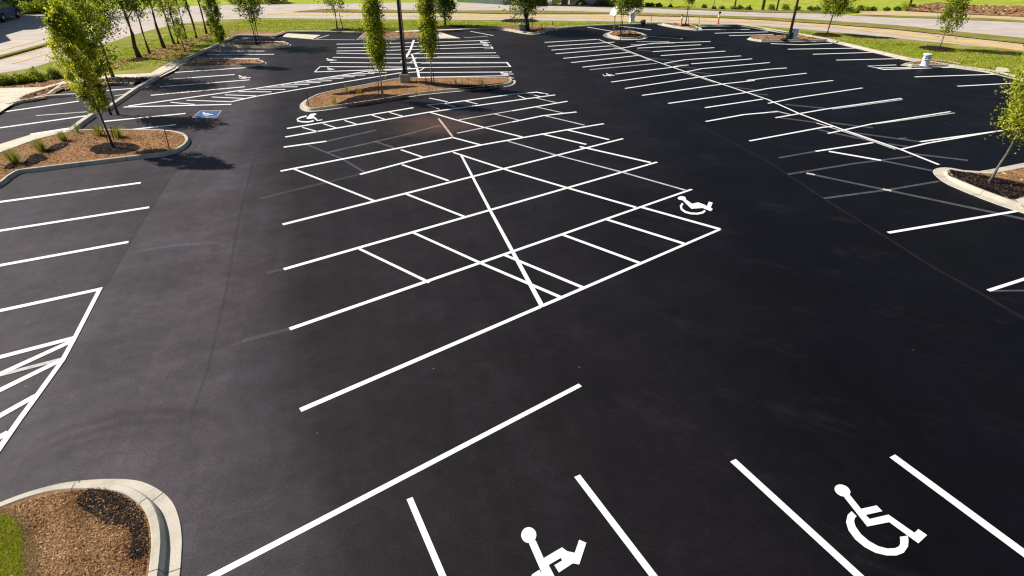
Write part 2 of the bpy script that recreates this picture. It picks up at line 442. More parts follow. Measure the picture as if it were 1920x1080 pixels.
north = [(-500, 110), (-150, 60), (0, 33), (42, 27.5), (112, 25), (200, 18), (300, 12.5), (440, 8.5), (612, 7), (720, 5), (850, 4), (940, 8.5), (1020, 10), (1154, 14),
         (1200, 14.5), (1440, 23.5), (1540, 25), (1680, 32), (1805, 36), (1920, 42), (2300, 66), (2700, 100)]
road = flat('road', PP(NEAR)+PP(north[::-1]), -.02, M['road'])
tag(road, 'pale two carriageway road curving past the far side of the car park', 'road', kind='structure')
lane = flat('road_lane', PP([(500, 27.5), (555, 24), (690, 23.8), (960, 26.8), (1150, 26.6), (1200, 29.8), (1325, 33), (1440, 37.5), (1552, 46), (1680, 56), (1767, 66), (1920, 83), (2300, 130),
                   (2300, 138), (1905, 93), (1680, 65), (1565, 51), (1440, 43.5), (1200, 36), (960, 32), (720, 29.5), (520, 29)]), -.012, M['lane'])
tag(lane, 'sandy tan inner lane of the near carriageway', 'road lane', kind='structure')
med = flat('median_strip', PP([(548, 22.5), (605, 17.5), (700, 18.5), (855, 20), (1004, 20.2), (1200, 24.5), (1440, 32.8), (1550, 39), (1680, 48), (1767, 57), (1920, 72), (2300, 116),
                         (2300, 129), (1920, 82.5), (1767, 65.5), (1680, 55.5), (1552, 45.5), (1440, 38), (1325, 32.6), (1200, 29.4), (1150, 26.2), (960, 26.4), (850, 24), (690, 23.4)]), .05, M['median'], wob=.06)
tag(med, 'thin grassy median strip between the two carriageways', 'median', kind='structure')
verge = flat('grass_verge', PP(NEAR, .10)+PP(INNER), .10, M['grass'])
tag(verge, 'mown green verge between the car park kerb and the road', 'grass verge', kind='structure')
# low concrete nib along the verge/road edge
for i, (nm, pts, lab) in enumerate([('grass_strip', [(1587, 28.6), (1680, 29.5), (1840, 33.5), (1960, 41), (1960, 44), (1805, 36.5), (1680, 32.6)], 'narrow grass strip beside the far carriageway'),
                                    ('side_road', [(1610, 21), (1690, 20.5), (1800, 26), (1960, 32), (1960, 41), (1840, 33.2), (1680, 29), (1612, 27)], 'tan side road by the brown earth bank')]):
    tag(flat(nm, PP(pts), .0+.02*(i == 0)-.01, M['median'] if i == 0 else M['lane']), lab, 'road' if i else 'grass strip', kind='structure')
st = MB()
p = [P(x, y) for x, y in [(-200, 160), (0, 109), (55, 94), (105, 79.5), (114, 77)]]
l, r_ = offset(p, .28, False), offset(p, -.28, False)
for i in range(len(p)-1):
    a, b, c, d = (Vector((q.x, q.y, 0)) for q in (l[i], r_[i], r_[i+1], l[i+1])); zz = Vector((0, 0, .14)); z0 = Vector((0, 0, -.04))
    st.add([a+z0, b+z0, c+z0, d+z0, a+zz, b+zz, c+zz, d+zz], [(4, 5, 6, 7), (0, 4, 7, 3), (1, 2, 6, 5), (0, 1, 5, 4), (2, 3, 7, 6)])
tag(st.build('median_kerb', M['median']), 'thin dark raised strip dividing the road', 'median', kind='structure')

def wpx(y):
    return float(np.interp(y, [0, 60, 80, 150, 257, 320, 421, 505, 617, 770, 900, 1080], [.6, .7, .85, 1.3, 2.25, 2.8, 3.9, 4.9, 6.3, 8.6, 10.8, 13.2]))
layer = [0]
def strip(name, pts, w, mat, parent, z=None, cap=.2, label=None):
    """painted strip following ground points; w = multiplier or absolute photo widths"""
    if z is None:
        layer[0] = (layer[0]+1) % 61; z = .004+.0002*layer[0]
    G = [P(x, y) for x, y in pts]; L = len(G); dirs = []
    for i in range(L):
        d = Vector((0, 0, 0))
        if i > 0: d += (G[i]-G[i-1]).normalized()
        if i < L-1: d += (G[i+1]-G[i]).normalized()
        dirs.append(d.normalized())
    vs = []
    for i, q in enumerate(G):
        n = Vector((-dirs[i].y, dirs[i].x, 0)); e = .02
        p0 = proj(q); p1 = proj(q+n*e); p2 = proj(q+dirs[i]*e)
        t = Vector((p2[0]-p0[0], p2[1]-p0[1])); t.normalize()
        ppm = abs((p1[0]-p0[0])*t.y-(p1[1]-p0[1])*t.x)/e
        ww = w[i] if isinstance(w, (list, tuple)) else wpx(pts[i][1])*w
        hw = min(cap, max(.04, ww/2/max(ppm, 1e-3)))
        k = 1.0
        if 0 < i < L-1: k = 1/max(.5, n.dot(Vector((-(G[i+1]-G[i]).normalized().y, (G[i+1]-G[i]).normalized().x, 0))))
        vs += [(q.x+n.x*hw*k, q.y+n.y*hw*k, z), (q.x-n.x*hw*k, q.y-n.y*hw*k, z)]
    fs = [(2*i, 2*i+1, 2*i+3, 2*i+2) for i in range(L-1)]
    o = mesh_py(name, vs, fs, mat, parent)
    if label: o['label'] = label
    return o
LINES = """
385,1088 1088,722|563,769 1350,430|543,617 1297,355|532,505 1232,304|530,421 1168,260|675,327 795,295 902,272 1060,244 1132,232
526,321 690,289 848,258|849,258 902,272|960,229 1018,217 1081,210|535,257 807,210 960,189 1041,178|538,241 775,202|834,194 960,177 1006,173 1028,177|532,276 612,265|960,208 1064,190
551,317 702,377|754,309 841,339|759,363 872,407|752,281 796,296|850,286 960,322 1062,352 1192,389|1200,388 1350,430|807,211 855,225 907,239 979,257
1087,275 1220,305|1060,243 1142,262|1014,251 1099,271
1135,411 1282,457|1054,440 1201,494|945,478 1094,540|776,437 902,494 1052,558|674,467 805,530
0,379 264,343|0,433 280,389|0,498 241,454|190,542 0,583|0,670 138,634|0,702 135,640|0,732 118,674|0,780 68,742|0,820 16,811
-60,248 0,240 165,217|-60,219 0,211 148,190|57,252 140,239|200,170 250,166
328,136 464,127|316,149 440,140|300,163 468,150|283,179 459,163|195,228 348,213|222,246 330,234
241,199 480,166 688,134 780,129|232,201 434,196|434,191 480,181 750,137 785,135
404,96.3 496,96|389,103 514,102|370,111 486,110|452,72 515,71.3|460,77.6 535,78
631,83 720,82 916,76|632,90 720,89 915,82.5|631,96 720,95 922,88.5 924,92|631,100 720,102 770,102|775,101 930,99|624,107.5 720,109 937,107.5|619,117 720,118 782,118
780,117.5 950,117 957,125 780,127|600,125 720,125.5 770,126|590,135 702,131 782,128|785,136 960,135|788,145 955,142
1021,79.5 1120,74|1027,87 1152,79|1034,94 1145,86|1042,101 1160,91 1227,81|1056,109.5 1182,98|1071,117.5 1197,104|1092,126 1222,112|1154,139 1272,125
1146,154 1290,134 1315,129|1172,166 1315,144 1440,130 1475,127.5|1204,179 1360,157 1415,151|1253,194 1390,175 1440,166 1562,151|1322,202 1430,186|1440,194 1490,184 1617,165
1323,228 1395,215 1457,209.5|1454,221 1552,204 1690,184.5|1405,264.5 1440,258 1542,239 1562,237|1552,250.5 1635,232.5 1782,209.5|1529,284 1637,267.5|1690,280 1737,269 1870,246
1725,266 1915,240|1554,284 1652,301|1177,88 1227,81 1332,78|1195,90.5 1314,84|1224,97 1339,89.5|1239,104.5 1360,96|1245,119 1285,112 1389,105|1296,120 1410,110.5
1262,125 1291,122|1287,135 1315,129 1443,117.5|1400,151 1440,146 1512,137.5
1122,74 1215,110 1260,126 1357,159 1440,187 1500,214 1582,244 1690,281 1760,309|1205,67.5 1280,73|1101,51 1149,59|1160,49 1221,56|1315,56 1405,55.3|1340,62.5 1440,60|1367,67 1450,65
1445,82 1500,84 1560,81.5|1477,92.5 1610,90.5|1524,102 1652,98|1568,113 1715,109.5|1680,122 1627,124 1657,130.5 1798,126|1645,127.5 1708,127|1715,144.5 1870,139.5|1795,162 1925,155
1665,437 1908,396|882,59 925,67|935,54 965,59|593,73 617,66
768,935 834,1090|1082,893 1232,1090|1374,864 1620,1090|1673,855 1925,1041
"""
for grp in LINES.strip().replace('\n', '|').split('|'):
    pts = [tuple(map(float, q.split(','))) for q in grp.split()]
    for e, i in ((0, 1), (-1, -2)):       # bays that run on past the view keep their full length
        x, y = pts[e]; dx, dy = x-pts[i][0], y-pts[i][1]; L = math.hypot(dx, dy)
        run = 150 if (x <= 0 or y >= 1085) else 110 if x >= 1920 else 0
        if run: pts[e] = (x+dx/L*run, y+dy/L*run)
    k = .93
    if pts[0] in ((768., 935.), (1082., 893.), (1374., 864.), (1673., 855.)): k = 1.06
    if pts[0][0] > 1650 and pts[0][1] > 400: k = 1.05
    strip('parking_line', pts, k, M['paint'], asph)
strip('parking_line', [(1853, 545), (2060, 478)], 1.1, M['paint'], asph)
strip('parking_line', [(189, 540), (140, 635), (117, 677), (70, 742), (35, 790), (-8, 852)], [7.0, 7.5, 7.8, 8.5, 9, 10], M['paint'], asph, z=.0175, label='angled outer line of the hatched corner by the near kerb')
strip('parking_line', [(865, 292), (918, 393), (1017, 576)], [3.6, 5.2, 8.6], M['paint'], asph, z=.017, label='thick diagonal line crossing the bay grid')
strip('parking_line', [(776, 75), (770, 92), (762, 107)], [3.4, 3.6, 3.8], M['paint'], asph)
strip('parking_line', [(772, 101), (782, 128), (786, 146)], [3.2, 3.8, 4.4], M['paint'], asph)
for q in ([(768, 118), (782, 108)], [(785, 134), (796, 127)], [(775, 101), (786, 99)], [(590, 135), (600, 125)], [(751, 116), (755, 112)]):
    strip('hatch_bar', q, 1.0, M['paint'], asph)
strip('parking_line', [(822, 222), (849, 257)], [3.0, 3.6], M['pinkish'], asph, label='dusty pinkish short diagonal line')
BARS = """567,239 596,247|606,232 634,241|646,226 672,234|697,216 722,224|730,211 755,218|801,197 824,205|801,197 834,194|834,195 854,201|870,189 895,195|805,184 839,191|970,179 986,185|993,176 1015,182
320,192 365,196|350,188 435,191|397,182 462,185|422,178 480,180|447,172 509,172.5|480,167.5 535,168|500,163.5 558,163|527,160 580,158.5|552,156 601,155|574,153 622,151.5|597,149 644,147|619,145 665,144|642,142 685,141|662,139 702,138|690,136 725,136"""
for grp in BARS.replace('\n', '|').split('|'):
    strip('hatch_bar', [tuple(map(float, q.split(','))) for q in grp.split()], .75, M['paint'], asph, cap=.13)
HALF = """857,250 960,229|855,226 960,208|952,265 1035,289 1162,322 1285,357|1020,217 1096,235|1006,201 1056,212|1005,184 1044,193|927,214 975,226|1106,131 1232,119
68,217 163,210|1145,86 1215,111|1280,136 1310,145 1340,155|1531,231 1610,256 1679,280.5|1560,205 1692,187|1640,233 1790,212|215,180 252,174|586,74 666,75|870,71 915,68|790,119.5 950,118.5|820,106 935,105|907,92 922,91.5|1130,140 1134,143 1144,141|1440,211 1457,209 1485,216|0,704 120,673|1183,84 1265,81|1193,78 1255,78|1445,78.6 1530,78"""
for grp in HALF.replace('\n', '|').split('|'):
    strip('thin_line', [tuple(map(float, q.split(','))) for q in grp.split()], .75, M['half'], asph)
FADED = """612,265 705,244|614,286 755,254 825,235|575,271 640,297 687,325|702,265 747,280|1460,296 1529,284|1652,301 1747,320|1512,325 1665,357 1865,399 1925,412
1477,327 1600,307 1710,293|1545,372 1672,355 1760,340|1215,109 1270,114|1247,119 1292,122|1270,125 1305,128|1290,134 1335,139|1370,163 1428,170|1400,175 1440,178|1192,94 1230,97
1472,196 1545,203|1463,221 1532,230|1557,230 1637,240|1600,249 1725,266|1532,243 1665,271|1665,270 1702,275|1715,289 1815,301|1685,260 1700,259"""
for grp in FADED.replace('\n', '|').split('|'):
    strip('faded_line', [tuple(map(float, q.split(','))) for q in grp.split()], .95, M['faded'], asph)
strip('faded_line', [(1853, 546), (1930, 545)], .5, M['faded'], asph)
strip('faded_line', [(1655, 355), (1671, 358)], .9, M['half'], asph)
strip('faded_line', [(1512, 325), (1528, 328)], .9, M['half'], asph)
for q in ([(490, 372), (580, 350), (675, 327)], [(455, 640), (500, 628), (543, 617)], [(255, 472), (330, 460), (410, 455)], [(500, 512), (532, 505)]):
    strip('faded_line', q, 1.0, M['ghost'], asph)
SEAMS = [([(200, 535), (262, 420), (330, 318), (372, 268)], 'seam', .30), ([(478, 290), (450, 400), (425, 540), (390, 690), (355, 790)], 'seam', .15),
         ([(562, 72), (505, 118), (430, 190), (385, 245)], 'seam_pale', .6), ([(1110, 150), (1205, 180), (1272, 212), (1335, 247), (1440, 303), (1545, 372), (1665, 447), (1752, 502), (1830, 545), (1930, 602)], 'seam_pale', .28),
         ([(1113, 152), (1208, 182), (1275, 214), (1338, 249), (1443, 306), (1548, 376), (1668, 451), (1755, 506), (1833, 549), (1930, 606)], 'seam', .22),
         ([(1500, 160), (1640, 190), (1800, 240), (1900, 280)], 'seam_pale', .3)]
for pts, m_, w in SEAMS: strip('pavement_seam', pts, w, M[m_], asph, z=.0025)
# yellow lines of the road
for pts, w in (([(1440, 43.2), (1565, 51), (1680, 64.5), (1905, 93), (2200, 132)], 1.0), ([(720, 29.5), (960, 32), (1200, 36), (1440, 43.2)], .7), ([(-100, 122), (0, 95), (60, 79), (112, 65)], 1.3),
               ([(-100, 138), (0, 111.5), (55, 97), (112, 80.5)], 1.2), ([(22, 119), (115, 93)], 1.4), ([(500, 27), (560, 23)], 1.0)):
    o = strip('lane_line', pts, w, M['yellow'], road, z=.0, cap=.16)

# ------------------------------------------------------------------ painted symbols
def stroke_mesh(name, strokes, label, mat=None, parent=None, z=.012):
    """strokes: ('l', pts, w) polyline strip | ('d', cx, cy, rx, ry, rot) disc | ('p', pts) polygon, in photo points"""
    mb = MB(); k = 0
    for s_ in strokes:
        zz = z+.0012*k; k += 1
        if s_[0] == 'd':
            _, cx, cy, rx, ry, ro = s_
            ring = [(cx+rx*math.cos(a)*math.cos(ro)-ry*math.sin(a)*math.sin(ro), cy+rx*math.cos(a)*math.sin(ro)+ry*math.sin(a)*math.cos(ro)) for a in np.linspace(0, 2*math.pi, 24, endpoint=False)]
        elif s_[0] == 'p': ring = s_[1]
        else:
            pts, w = s_[1], s_[2]; L = []; Rr = []
            for i, (x, y) in enumerate(pts):
                ww = (w[i] if isinstance(w, (list, tuple)) else w)/2
                a = pts[max(0, i-1)]; b = pts[min(len(pts)-1, i+1)]
                t = Vector((b[0]-a[0], b[1]-a[1])).normalized(); L.append((x-t.y*ww, y+t.x*ww)); Rr.append((x+t.y*ww, y-t.x*ww))
            for i in range(len(pts)-1):
                q = [P(*c) for c in (L[i], L[i+1], Rr[i+1], Rr[i])]
                if area2(q) < 0: q.reverse()
                mb.add([(c.x, c.y, zz) for c in q], [(0, 1, 2, 3)])
            continue
        q = [P(*c) for c in ring]
        if area2(q) < 0: q.reverse()
        tri = geometry.tessellate_polygon([[Vector((c.x, c.y, 0)) for c in q]])
        fs = []
        for t in tri:
            a, b, c = (q[i] for i in t); fs.append(tuple(t) if (b-a).cross(c-a).z > 0 else tuple(reversed(t)))
        mb.add([(c.x, c.y, zz) for c in q], fs)
    o = mb.build(name, mat or M['paint'], parent or asph)
    if label: o['label'] = label
    return o
def z8(x, y): return (1400+x/3.692, 820+y/3.692)
def z7(x, y): return (900+x/3.84, 830+y/3.84)
def z4(x, y): return (960+x/4, 350+y/4)
def z2(x, y): return (480+x/4, y/4)
def Q(fn, *p): return [fn(*q) for q in p]
c8 = z8(662, 371); c7 = z7(351, 668); c4 = z4(1273, 88)
stroke_mesh('wheelchair_symbol', [
    ('d', c8[0], c8[1], 15.6, 10.4, R(24)),
    ('p', Q(z8, (668, 410), (712, 400), (790, 498), (898, 474), (938, 514), (822, 540), (850, 568), (980, 538), (1160, 664), (1187, 638), (1247, 680), (1187, 737), (985, 590), (833, 620))),
    ('l', Q(z8, (742, 532), (722, 552), (714, 588), (728, 634), (770, 692), (830, 742), (900, 780), (970, 797), (1030, 796), (1068, 780), (1088, 750), (1090, 715), (1086, 688)), [13.5, 14.5, 15, 15, 14.5, 14, 13.5, 13, 14, 15, 15.5, 15.5, 15])],
    'large white wheelchair symbol between the two right-hand front bay lines')
stroke_mesh('wheelchair_symbol', [
    ('d', c7[0], c7[1], 14.2, 14.8, 0),
    ('p', Q(z7, (352, 728), (400, 705), (458, 835), (590, 757), (628, 785), (682, 796), (714, 702), (765, 724), (714, 880), (668, 872), (568, 938), (535, 885), (592, 852), (582, 832), (494, 884), (560, 1010), (640, 1150), (590, 1180), (500, 1040), (452, 960), (440, 930))),
    ('l', Q(z7, (440, 940), (395, 968), (350, 1040), (350, 1130), (400, 1220), (500, 1280), (600, 1260)), 13)],
    'white wheelchair symbol cut off by the bottom edge')
stroke_mesh('wheelchair_symbol', [
    ('d', c4[0], c4[1], 7.6, 3.6, 0),
    ('p', Q(z4, (1272, 98), (1296, 92), (1350, 130), (1395, 120), (1440, 136), (1462, 148), (1475, 115), (1505, 122), (1490, 158), (1505, 170), (1490, 186), (1430, 162), (1345, 168))),
    ('l', Q(z4, (1280, 128), (1266, 148), (1272, 172), (1300, 192), (1340, 203), (1390, 205), (1430, 196), (1448, 182)), [4, 4, 4, 3.8, 3.4, 3.4, 3.8, 4])],
    'white wheelchair symbol at the right tip of the bay grid')
stroke_mesh('wheelchair_symbol', [
    ('p', Q(z2, (408, 856), (440, 851), (456, 857), (440, 866), (430, 876), (445, 881), (464, 902), (498, 897), (496, 903), (458, 908), (434, 888), (392, 894), (376, 890))),
    ('l', Q(z2, (380, 872), (335, 882), (309, 896), (312, 908), (345, 915), (390, 916), (425, 910), (432, 904)), 2.4)],
    'white wheelchair symbol lying below the rounded island nose')
def mini(name, cx, cy, w, h, label, mat=None, z=.012):
    """small bay symbol: head, seated figure and wheel, w x h photo points"""
    def q(u, v): return (cx+(u-.5)*w, cy+(v-.5)*h)
    return stroke_mesh(name, [('d', *q(.14, .16), w*.09, h*.13, 0),
        ('p', [q(.12, .26), q(.24, .24), q(.36, .46), q(.62, .40), q(.66, .52), q(.46, .58), q(.70, .56), q(.90, .70), q(1.0, .60), q(1.0, .80), q(.86, .86), q(.66, .68), q(.34, .72)]),
        ('l', [q(.16, .48), q(.07, .66), q(.18, .86), q(.40, .97), q(.62, .92), q(.70, .80)], max(.9, h*.12))], label, mat, z=z)
for b in ((620, 129, 14, 5), (621, 111.8, 20, 5), (909, 79, 20, 3.6), (913, 84, 18, 3.4), (950, 138, 26, 5), (458, 144.5, 24, 6.5), (1144, 140.2, 17, 5)):
    mini('wheelchair_symbol', *b, 'tiny far wheelchair symbol painted in an accessible bay')
bl = stroke_mesh('blue_symbol_panel', [('p', [(359.5, 221), (375, 207.5), (416, 207), (407, 220)])], 'white edged blue accessible bay panel', M['edge'], z=.006)
stroke_mesh('panel_field', [('p', [(363, 219.6), (375.8, 208.5), (413.5, 208), (405.5, 218.6)])], None, M['blue'], bl, z=.010)
mini('panel_symbol', 389, 213.6, 20, 6.5, None, M['paint'], z=.014).parent = bl
bl2 = stroke_mesh('blue_symbol_panel', [('p', [(250, 171), (262, 157), (283, 154), (276, 164)])], 'blue accessible bay panel beside the left kerb', M['edge'], z=.006)
stroke_mesh('panel_field', [('p', [(254, 169.6), (264, 158.4), (280, 156), (274, 163)])], None, M['blue'], bl2, z=.010)

# ------------------------------------------------------------------ kerbs and islands
def sweep(mb, path, prof, closed, m=0, joint=None, jm=1):
    rows = [offset(path, d, closed) for d, z in prof]; n = len(path); K = len(prof)
    vs = [(rows[k][i].x, rows[k][i].y, prof[k][1]) for i in range(n) for k in range(K)]
    fs = []
    for i in range(n if closed else n-1):
        j = (i+1) % n
        for k in range(K-1): fs.append((i*K+k, j*K+k, j*K+k+1, i*K+k+1))
    if not closed: fs.append(tuple(range(K))); fs.append(tuple((n-1)*K+k for k in range(K-1, -1, -1)))
    mb.add(vs, fs, m)
    if joint:
        acc = joint*.6
        for i in range(n if closed else n-1):
            j = (i+1) % n; L = (path[j]-path[i]).length
            while acc < L:
                t0, t1 = acc/L, min(1, (acc+.022)/L); vv = []
                for k in range(K):
                    for t in (t0, t1):
                        q = rows[k][i].lerp(rows[k][j], t); vv.append((q.x, q.y, prof[k][1]+.003))
                mb.add(vv, [(2*k, 2*k+1, 2*k+3, 2*k+2) for k in range(K-1)], jm); acc += joint
            acc -= L
def kerb_prof(kw, h, g):
    pr = [(-g, .004), (-g+.01, .018), (-.03, .010)] if g else [(-.004, -.03)]
    return pr+[(0.0, .014), (.035, h-.03), (.06, h), (kw-.02, h), (kw, h-.012), (kw+.004, h-.06)]
def island(label, px, kw=.16, h=.15, g=.30, mat='mulch', nchip=600, csize=.05, dark=(), smooth=3, joint=2.4, group=None, darkchips=900):
    pts = PP(px)
    if area2(pts) < 0: pts.reverse()
    if smooth: pts = smooth_poly(pts, smooth)
    c = sum(pts, Vector())/len(pts)
    root = empty('planting_island', c, label, 'planting island', group)
    base = offset(pts, g)              # outline traced at the gutter's outer edge
    mb = MB(); sweep(mb, base, kerb_prof(kw, h, g), True, joint=joint)
    mb.build('kerb', [M['concrete'], M['joint']], root)
    bed = offset(base, kw-.02)
    flat('mulch_bed', bed, h-.03, M[mat], root)
    if nchip: chips('wood_chips', offset(base, kw+.03), nchip, csize, h-.03, M['chips'], root, skip=[smooth_poly(PP(dp, h), 3) for dp in dark])['kind'] = 'stuff'
    for dp in dark:
        q = smooth_poly(PP(dp, h), 3)
        flat('dark_mulch', q, h-.018, M['darkmulch'], root, wob=.05)
        if darkchips: chips('dark_chips', q, darkchips, csize*.9, h-.016, M['darkchips'], root)['kind'] = 'stuff'
    return root
Iland = {}
Iland['centre'] = island('long tan kerbed island with the lamp post block and two slim columnar trees', [(562, 201), (565, 193), (580, 184), (605, 175.5), (680, 161), (742, 149), (770, 148), (860, 147.5), (952, 147.5), (964, 150), (967, 155), (955, 162), (905, 168), (855, 172.5), (787, 179.5), (730, 190), (655, 201), (605, 208), (580, 210), (567, 207)],
    g=.22, nchip=4500, csize=.035, dark=[[(640, 190), (665, 180), (700, 176), (745, 177), (770, 179), (740, 184), (705, 190), (660, 196), (632, 196)], [(622, 176), (655, 170), (700, 162), (745, 160), (785, 162), (750, 165), (700, 170), (650, 177)], [(780, 151), (815, 153), (850, 157), (905, 158), (945, 155), (930, 162), (880, 166), (835, 164), (800, 158)]], darkchips=1500)
Iland['left'] = island('wide tan mulch island with a slim leafy tree and small grass tufts', [(-140, 400), (-60, 372), (0, 352), (33, 328.5), (70, 322), (247, 300), (310, 293), (342, 282), (356, 269), (354, 260), (343, 253.5), (310, 248.5), (230, 247), (155, 248), (120, 253.5), (60, 268.5), (0, 291), (-140, 336)],
    g=.0, kw=.17, h=.17, nchip=9000, csize=.032, dark=[[(168, 279), (185, 270), (212, 266), (245, 268), (262, 275), (250, 283), (215, 288), (180, 287)], [(45, 305), (60, 290), (75, 288), (90, 296), (72, 303), (52, 312)], [(85, 283), (100, 272), (120, 268), (128, 271), (105, 281)], [(8, 316), (18, 306), (28, 306), (24, 314)]], darkchips=1600)
o = MB(); c = PP([(-140, 322), (0, 270), (55, 253), (138, 239), (152, 246), (120, 252.5), (60, 267.5), (0, 290), (-140, 335)], .012)
tag(flat('pavement', c, .012, M['pad']), 'pale concrete strip curving along the left island', 'pavement', kind='structure')
NI = [(-180, 1010), (-60, 966), (0, 943.5), (48, 925.5), (107, 908), (172, 900), (228, 898.7), (268, 904), (303, 921.5), (325, 943), (337, 972.5), (342, 1005), (342, 1031), (337, 1090), (320, 1180), (280, 1300), (-180, 1300)]
pts = smooth_poly(PP(NI), 4)
if area2(pts) < 0: pts.reverse()
near = empty('planting_island', sum(pts, Vector())/len(pts), 'near bark mulch island with broad kerb and a patch of green grass', 'planting island')
Iland['near'] = near
mb = MB()
base = []
for q in pts:      # gutter fades out along the far side, as built
    base.append(q)
gx = [float(np.interp(proj(q)[0], [60, 150, 260, 330], [.03, .07, .19, .25])) for q in pts]
rows = [offset(pts, 1.0)]
dirn = [(a-b).normalized() for a, b in zip(rows[0], pts)]
kb = [q+d*w for q, d, w in zip(pts, dirn, gx)]
K = [(0, .004), (0, .022), (1, .010)]
hk = [float(np.interp(proj(q)[0], [100, 215, 270, 320], [.10, .11, .15, .17])) for q in pts]
vs = []; fs = []; n = len(pts)
for i in range(n):
    b, d, hh = kb[i], dirn[i], hk[i]
    for w, z in ((-gx[i], .003), (-gx[i]+.01, .022), (-.02, .010), (0, .012), (.04, hh-.03), (.065, hh), (.19, hh), (.21, hh-.02), (.215, hh-.06)):
        q = b+d*w; vs.append((q.x, q.y, z))
for i in range(n):
    j = (i+1) % n
    for k in range(8): fs.append((i*9+k, j*9+k, j*9+k+1, i*9+k+1))
mb.add(vs, fs)
acc = 1.0
for i in range(n):
    j = (i+1) % n; L = (kb[j]-kb[i]).length; acc += L
    if acc > 1.75:
        acc = 0; vv = []
        for k in range(9):
            a, b = Vector(vs[i*9+k]), Vector(vs[j*9+k])
            for t in (.3, .3+.016/L): q = a.lerp(b, t); vv.append((q.x, q.y, q.z+.003))
        mb.add(vv, [(2*k, 2*k+1, 2*k+3, 2*k+2) for k in range(8)], 1)
mb.build('kerb', [M['concrete'], M['joint']], near)
bed = [q+d*.195 for q, d in zip(kb, dirn)]
flat('mulch_bed', bed, .08, M['mulch'], near)
vis = PP([(-60, 988), (0, 957), (48, 940), (107, 924), (166, 917), (201, 920), (233, 931), (254, 949), (267, 968), (275, 995), (274, 1045), (267, 1110), (-60, 1110)], .08)
dk = smooth_poly(PP([(143, 943), (152, 930), (163, 920), (180, 918), (205, 922), (233, 932), (250, 946), (264, 962), (272, 982), (276, 1010), (274, 1040), (260, 1050), (238, 1044), (248, 1015), (244, 995), (225, 984), (205, 986), (185, 972), (160, 957)], .09), 3)
chips('wood_chips', vis, 42000, .016, .08, M['chips'], near, skip=[dk])['kind'] = 'stuff'
flat('dark_mulch', dk, .090, M['darkmulch'], near, wob=.055)
chips('wood_chips', smooth_poly(PP([(138, 940), (165, 916), (205, 917), (240, 928), (270, 962), (279, 1000), (276, 1056), (238, 1062), (236, 1000), (200, 995), (150, 970)], .09), 3), 1500, .016, .095, M['chips'], near, bias=-.05)['kind'] = 'stuff'
chips('dark_chips', dk, 9000, .014, .091, M['darkchips'], near)['kind'] = 'stuff'
gp = smooth_poly(PP([(-80, 985), (0, 966), (18, 968), (34, 985), (44, 1010), (42, 1040), (48, 1090), (40, 1140), (-80, 1140)], .1), 3)
flat('turf', gp, .095, M['grass'], near, wob=.02)
blades('grass_blades', inside(gp, 14000), .055, .095, M['blades'], near, w=.006, lean=.45)['kind'] = 'stuff'
gd = smooth_poly(PP([(-80, 972), (0, 955), (25, 958), (48, 980), (64, 1010), (70, 1050), (72, 1100), (40, 1100), (44, 1040), (42, 1005), (30, 980), (10, 966), (-80, 986)], .1), 3)
blades('dry_grass', inside(gd, 5200), .045, .085, M['dryblades'], near, w=.006, lean=.6)['kind'] = 'stuff'

Iland['slim'] = island('low narrow brown island behind the striped walkway on the left', [(332, 130.5), (340, 124), (362, 117.5), (420, 115.3), (480, 114), (496, 116.5), (500, 119.5), (490, 123), (465, 126.5), (430, 127)], g=.12, mat='straw', nchip=700, csize=.06, joint=None)
Iland['slim2'] = island('low narrow brown island between rows of bays beside the far lawn', [(412, 85), (440, 81.8), (480, 80.2), (520, 80.6), (540, 82.3), (546, 84.8), (540, 88), (520, 90.3), (470, 90), (425, 88)], g=.12, mat='straw', nchip=700, csize=.06, joint=None)
Iland['sign'] = island('rounded pale kerbed island with the white sign and two young trees', [(1130, 67), (1139, 61.5), (1152, 59), (1185, 59), (1203, 62), (1214, 67.5), (1213, 71.5), (1200, 74.5), (1165, 75.2), (1146, 72.5)], g=.5, nchip=500, csize=.07, dark=[[(1158, 64), (1180, 63), (1200, 65), (1202, 69), (1180, 70), (1162, 68)]], joint=None, darkchips=300)
Iland['lamp'] = island('flat tan island holding the leaning lamp post and a white hydrant', [(1400, 74), (1412, 70), (1440, 69), (1500, 68.5), (1546, 75), (1545, 77.5), (1440, 79), (1422, 78.2)], g=.15, nchip=700, csize=.07, joint=None)
Iland['hyd'] = island('small tan island holding a single white hydrant', [(1688, 122), (1705, 119), (1725, 116), (1760, 115.4), (1799, 121.5), (1796, 125), (1720, 126), (1700, 124)], g=.12, nchip=500, csize=.06, joint=None)
Iland['rear'] = island('rear corner island with thick tree trunk and concrete block', [(925, 55), (932, 51.5), (960, 48.5), (1000, 50), (1038, 51.5), (1048, 55), (1030, 58), (1018, 62.5), (1000, 65), (980, 63.5), (950, 58)], g=.3, nchip=500, csize=.07, dark=[[(975, 57), (990, 55), (1008, 57), (1002, 60), (985, 60)]], joint=None, darkchips=200)
Iland['back'] = island('rear pale kerbed corner island with orange marker post and small tree', [(1232, 46), (1250, 44.5), (1285, 46), (1310, 50.5), (1316, 54), (1312, 57), (1290, 56.3), (1262, 52.5)], g=.4, nchip=300, csize=.07, joint=None)
Iland['tri'] = island('triangular tan island beside the upper left pavement', [(27, 191), (40, 183), (80, 170), (112, 160), (122, 160.5), (112, 168), (96, 180), (62, 189), (38, 193)], g=.0, kw=.25, mat='straw', nchip=900, csize=.06, smooth=0, joint=None)
Iland['rmul'] = island('mulch peninsula among concrete pads at the rear of the bays', [(668, 75), (680, 64), (742, 62), (800, 61), (812, 62), (806, 72), (742, 75.2), (700, 75.2)], g=.12, mat='straw', nchip=500, csize=.07, smooth=0, joint=None)
